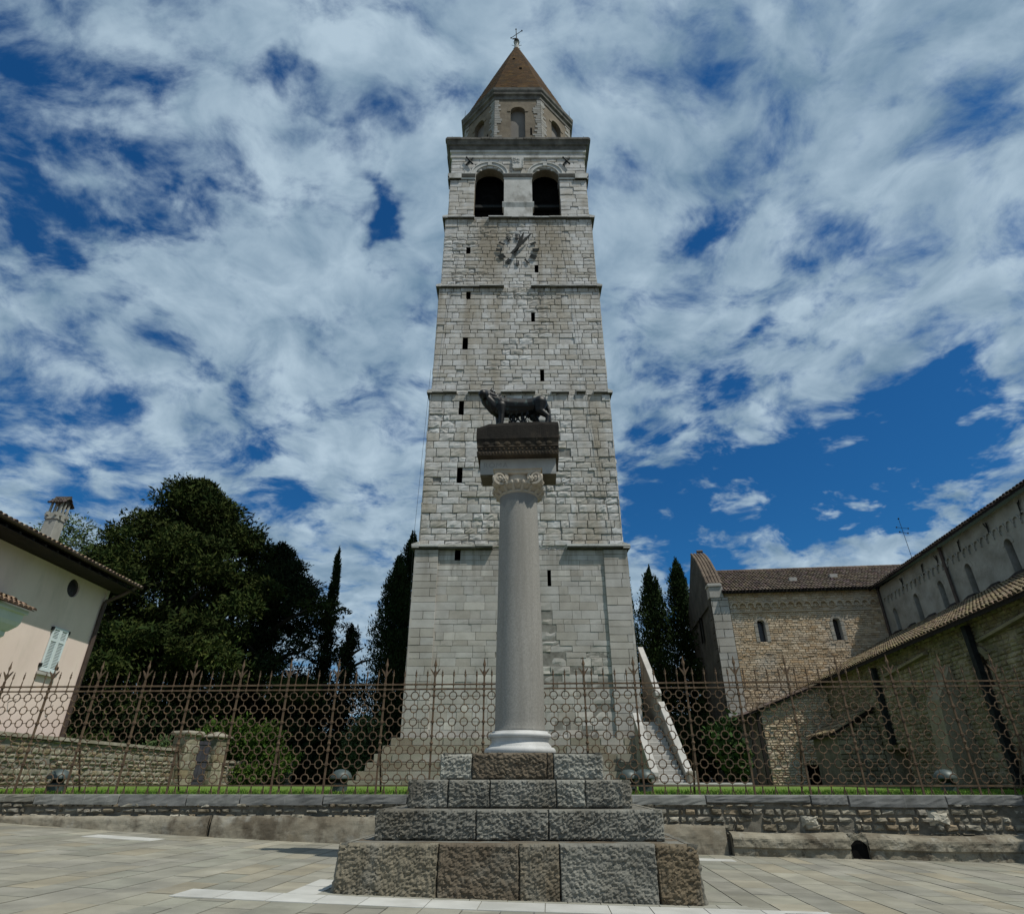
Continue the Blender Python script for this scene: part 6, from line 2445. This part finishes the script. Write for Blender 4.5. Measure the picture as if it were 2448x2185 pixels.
def leaves(name, mat, clumps, parent, size, seed, aspect=0.5, updown=0.3, droop=0.0, tuft=1):
    """many leaf sprays. clumps: (cx,cy,cz, rx,ry,rz, count, shell)"""
    rs = np.random.RandomState(seed)
    cs, ns, sz, tn = [], [], [], []
    for (cx, cy, cz, rx, ry, rz, n, shell) in clumps:
        d = rs.normal(size=(n, 3))
        d /= np.linalg.norm(d, axis=1)[:, None]
        r = (shell + (1 - shell) * rs.rand(n) ** 0.6)[:, None]
        bump = 1 + 0.16 * np.sin(d[:, :1] * 5 + cx) + 0.14 * np.sin(d[:, 1:2] * 6 + cz) + 0.12 * np.sin(d[:, 2:] * 7 + cy)
        p = np.array([[cx, cy, cz]]) + d * r * bump * np.array([[rx, ry, rz]])
        cs.append(p)
        ns.append(d)
        sz.append(np.full(n, 1.0))
        tn.append(np.full(n, rs.uniform(0.75, 1.25)))
    p = np.concatenate(cs)
    d = np.concatenate(ns)
    t = np.concatenate(tn)
    n = len(p)
    s = size * rs.uniform(0.55, 1.35, n)
    # long axis: outward mixed with random, then pulled up or down
    a = d * 0.7 + rs.normal(size=(n, 3)) * 0.6
    a[:, 2] += updown
    a /= np.linalg.norm(a, axis=1)[:, None]
    q = np.cross(a, rs.normal(size=(n, 3)))
    q /= np.linalg.norm(q, axis=1)[:, None] + 1e-9
    L_ = a * s[:, None]
    Wd = q * (s * aspect)[:, None] * 0.5
    v = np.empty((n, 4, 3))
    v[:, 0] = p - L_ * 0.5
    v[:, 1] = p + Wd - L_ * 0.05
    v[:, 2] = p + L_ * 0.6
    v[:, 3] = p - Wd - L_ * 0.05
    me = bpy.data.meshes.new(name)
    me.vertices.add(n * 4)
    me.vertices.foreach_set('co', v.reshape(-1).astype(np.float32))
    me.loops.add(n * 4)
    me.loops.foreach_set('vertex_index', np.arange(n * 4, dtype=np.int32))
    me.polygons.add(n)
    me.polygons.foreach_set('loop_start', np.arange(0, n * 4, 4, dtype=np.int32))
    me.polygons.foreach_set('loop_total', np.full(n, 4, dtype=np.int32))
    me.update(calc_edges=True)
    at = me.attributes.new('Tint', 'FLOAT_COLOR', 'FACE')
    c = np.ones((n, 4), dtype=np.float32)
    k = t * rs.uniform(0.8, 1.22, n)
    c[:, 0] = k * rs.uniform(0.85, 1.2, n)
    c[:, 1] = k
    c[:, 2] = k * rs.uniform(0.8, 1.1, n)
    at.data.foreach_set('color', c.ravel())
    me.materials.append(mat)
    o = bpy.data.objects.new(name, me)
    COL.objects.link(o)
    o.parent = parent
    return o


def trunk(parent, h, r, limbs, seed):
    rg = random.Random(seed)
    m = MB()
    pts = [Vector((rg.uniform(-0.1, 0.1) * i, rg.uniform(-0.1, 0.1) * i, h * i / 6)) for i in range(7)]
    for i in range(6):
        m.tube(pts[i], pts[i + 1], r * (1 - i / 7.5), r * (1 - (i + 1) / 7.5), 9)
    for (z, ang, l, up) in limbs:
        b = Vector((0, 0, z))
        e = b + Vector((math.cos(ang) * l, math.sin(ang) * l, up))
        mid = (b + e) / 2 + Vector((0, 0, up * 0.15))
        m.tube(b, mid, r * 0.42, r * 0.28, 6)
        m.tube(mid, e, r * 0.28, r * 0.08, 6)
    return m.build('trunk', M_BARK, parent)


def big_tree(name, label, loc, h, rad, mat, seed, n, size, fn, base=0.06, dens=1.0, group=None, updown=0.1, aspect=0.34, cr=(0.9, 1.7), lob=0.0, flat=0.85):
    """crown from leaf clumps spread over an envelope fn(t) (relative radius at relative height)"""
    rg = random.Random(seed)
    T = thing(name, label, 'tree', loc, 0, group)
    limbs = [(h * rg.uniform(0.12, 0.8), rg.uniform(0, 2 * PI), rad * rg.uniform(0.4, 0.85), h * rg.uniform(0.02, 0.10)) for _ in range(14)]
    trunk(T, h * 0.92, rad * 0.07 + 0.12, limbs, seed)
    cl = []
    N_ = int(70 * dens)
    for i in range(N_):
        t = rg.random() ** 0.85
        t = base + (1 - base) * t
        R_ = rad * fn(t)
        a = rg.uniform(0, 2 * PI)
        R_ *= 1 + lob * (math.sin(3 * a + seed) * 0.6 + math.sin(5 * a + t * 11 + seed * 2) * 0.5)
        rr = R_ * (rg.uniform(0.55, 0.98) if rg.random() < 0.8 else rg.uniform(0, 0.5))
        c = rg.uniform(*cr)
        c = min(c, max(0.5, R_ * 0.75))
        cl.append((rr * math.cos(a), rr * math.sin(a), h * t, c * 1.15, c * 1.15, c * flat, max(30, int(n / N_ * (c / 1.3) ** 2)), 0.35))
    # inner mass
    for i in range(10):
        t = base + (0.93 - base) * i / 9
        R_ = rad * fn(t) * 0.62
        cl.append((0, 0, h * t, R_, R_, h * 0.07, int(n / 55), 0.2))
    leaves('crown', mat, cl, T, size, seed, aspect, updown)
    return T


def cypress(label, loc, h, rad, seed, n=9000, group='dark columnar cypresses', size=0.21, mat=None, blunt=0.0):
    T = thing('cypress_tree', label, 'tree', loc, 0, group)
    m = MB()
    m.tube((0, 0, 0), (0, 0, h * 0.8), rad * 0.16, 0.05, 8)
    m.build('trunk', M_BARK, T)
    rg = random.Random(seed)
    cl = []
    k = 46
    for i in range(k):
        t = (i + 0.5) / k
        prof = min(1.0, (t / 0.10) ** 0.6) * (1 - max(0, (t - 0.30) / 0.70) ** 1.7) ** 0.75
        R_ = rad * max(0.10, prof * (1 - blunt) + blunt * min(1.0, (t / 0.08) ** 0.6) * (1 - 0.5 * t) * min(1.0, ((1 - t) / 0.06) ** 0.5))
        for j in range(3):
            a = rg.uniform(0, 2 * PI)
            q = R_ * rg.uniform(0.25, 0.55)
            cl.append((q * math.cos(a), q * math.sin(a), h * (0.02 + 0.965 * t), R_ * rg.uniform(0.5, 0.66), R_ * rg.uniform(0.5, 0.66), h / k * 2.2, int(n / k / 3), 0.45))
    leaves('crown', mat or M_CYP, cl, T, size, seed, 0.42, 0.9)
    return T


yew_env = lambda t: (1.0 if t < 0.55 else max(0.05, 1 - ((t - 0.55) / 0.45) ** 0.95 * 0.95)) * (0.90 + 0.12 * math.sin(t * 27))
dome = lambda t: max(0.12, math.cos(max(0, t - 0.2) / 0.8 * PI / 2) ** 0.75) * (0.94 + 0.08 * math.sin(t * 23))
broad = lambda t: max(0.15, math.sin(PI * min(1, 0.12 + t * 0.86)) ** 0.6)
big_tree('yew_tree', 'broad dark evergreen, tallest crown of the wood behind the pink house', (-24.0, 42.5, 1.1), 20.6, 10.6, M_YEW, 101, 170000, 0.34, yew_env, dens=3.2, cr=(0.7, 1.7), lob=0.13, flat=0.6)
big_tree('evergreen_tree', 'near-black evergreen between the tallest crown and the thin spire cypress', (-18.0, 45.0, 1.1), 16.6, 6.4, M_YEWD, 102, 95000, 0.28, yew_env, dens=2.0, cr=(0.7, 1.4), lob=0.12, flat=0.6)
big_tree('evergreen_tree', 'dark green evergreen filling in behind the eaves of the pink house', (-27.5, 40.0, 1.1), 15.0, 5.2, M_YEW, 105, 46000, 0.28, dome, dens=1.3, cr=(0.7, 1.3))
big_tree('broadleaf_tree', 'airy pale green tree rising right behind the house chimney', (-28.9, 37.5, 1.1), 15.4, 4.0, M_LIGHTLEAF, 103, 16000, 0.24, broad, base=0.35, dens=1.1, cr=(0.6, 1.1))
big_tree('cedar_tree', 'dark tree with ragged drooping side branches beside the thin spire cypress', (-11.9, 45.5, 1.1), 10.6, 2.9, M_YEWD, 104, 24000, 0.28, lambda t: max(0.12, 1 - t * 0.8) * (0.75 + 0.25 * math.sin(t * 26)), dens=0.8, updown=-0.25, cr=(0.5, 1.0))
cypress('thin spire cypress, slimmest tree, standing at the right end of the dark wood', (-13.9, 46.5, 1.1), 16.6, 0.78, 111, 15000, blunt=0.6)
cypress('blunt topped cypress beside the left edge of the bell tower', (-8.9, 46.0, 1.1), 15.8, 2.3, 112, 34000, blunt=0.35)
cypress('cypress half hidden behind the left edge of the bell tower', (-8.25, 47.5, 1.1), 18.3, 2.1, 113, 26000, blunt=0.3)
cypress('cypress close against the right edge of the bell tower, above the stair', (10.5, 45.0, 1.1), 14.5, 2.1, 114, 30000, blunt=0.3)
cypress('tallest clear cypress, between the bell tower and the church gable', (12.9, 46.0, 1.1), 15.4, 2.2, 115, 34000, blunt=0.35)
cypress('short broad cypress pressed against the dark end of the church transept', (14.2, 43.0, 1.1), 13.0, 2.3, 116, 30000, blunt=0.2)
cypress('tip of a cypress peeping out behind the right tower corner', (9.75, 51.0, 1.1), 17.8, 1.2, 117, 10000, blunt=0.1)


def shrub(name, label, loc, rx, ry, rz, mat, seed, n, size, clumps=14, cat='shrub', grp=None):
    T = thing(name, label, cat, loc, 0, grp)
    rg = random.Random(seed)
    m = MB()
    for i in range(5):
        a = rg.uniform(0, 2 * PI)
        m.tube((0, 0, 0), (rx * 0.5 * math.cos(a), ry * 0.5 * math.sin(a), rz * 1.3), 0.06, 0.02, 6)
    m.build('stem', M_BARK, T)
    cl = []
    for i in range(clumps):
        a = rg.uniform(0, 2 * PI)
        q = math.sqrt(rg.random())
        zz = rz * rg.uniform(0.25, 1.6)
        k = 0.85 if zz < rz * 1.3 else 0.6
        cl.append((rx * k * q * math.cos(a), ry * k * q * math.sin(a), zz, rx * 0.42, ry * 0.42, rz * 0.42, n // clumps, 0.3))
    leaves('foliage', mat, cl, T, size, seed, 0.6, 0.3)
    return T


shrub('hedge', 'bright green leafy hedge behind the stone gate pillars', (-14.6, 36.6, 1.1), 3.0, 1.3, 1.75, M_HEDGE, 201, 24000, 0.17, 26, 'hedge')
shrub('shrub', 'low dark shrub between the garden wall top and the dark wood', (-17.3, 33.0, 1.1), 1.3, 1.6, 1.1, M_LIGHTLEAF, 202, 5000, 0.16)
shrub('shrub', 'grey green shrub at the foot of the blunt cypress', (-8.5, 39.0, 1.1), 1.25, 1.0, 2.1, M_LIGHTLEAF, 203, 8000, 0.17, 18)
shrub('shrub', 'dark undergrowth between the hedge and the tower steps', (-10.6, 42.0, 1.1), 3.0, 1.5, 1.5, M_YEWD, 204, 12000, 0.26, 22)
shrub('shrub', 'dark laurel growing under the tallest crown behind the garden wall', (-21.5, 37.0, 1.1), 4.5, 1.5, 2.2, M_YEWD, 205, 16000, 0.28, 26)
shrub('shrub', 'dark laurel behind the leafy hedge', (-14.8, 40.0, 1.1), 3.8, 1.4, 1.9, M_YEWD, 206, 15000, 0.28, 24)
shrub('climbing_plant', 'large leaved green climber hanging over the annexe roof by the stair', (11.1, 33.9, 1.5), 1.3, 0.7, 1.55, M_HEDGE_DARK, 207, 2600, 0.34, 16, 'plant')
shrub('shrub', 'dark bush filling the shade between the staircase and the church', (10.6, 39.5, 1.1), 3.2, 1.2, 1.9, M_YEWD, 208, 14000, 0.28, 22)
shrub('shrub', 'tall dark evergreen mass closing the foot of the wood, left of the thin spire cypress', (-19.5, 49.0, 1.1), 6.5, 1.6, 3.4, M_YEWD, 209, 30000, 0.30, 34)
shrub('shrub', 'dark evergreen mass at the foot of the wood behind the house corner', (-29.0, 47.0, 1.1), 6.0, 1.6, 3.2, M_YEWD, 210, 24000, 0.30, 30)
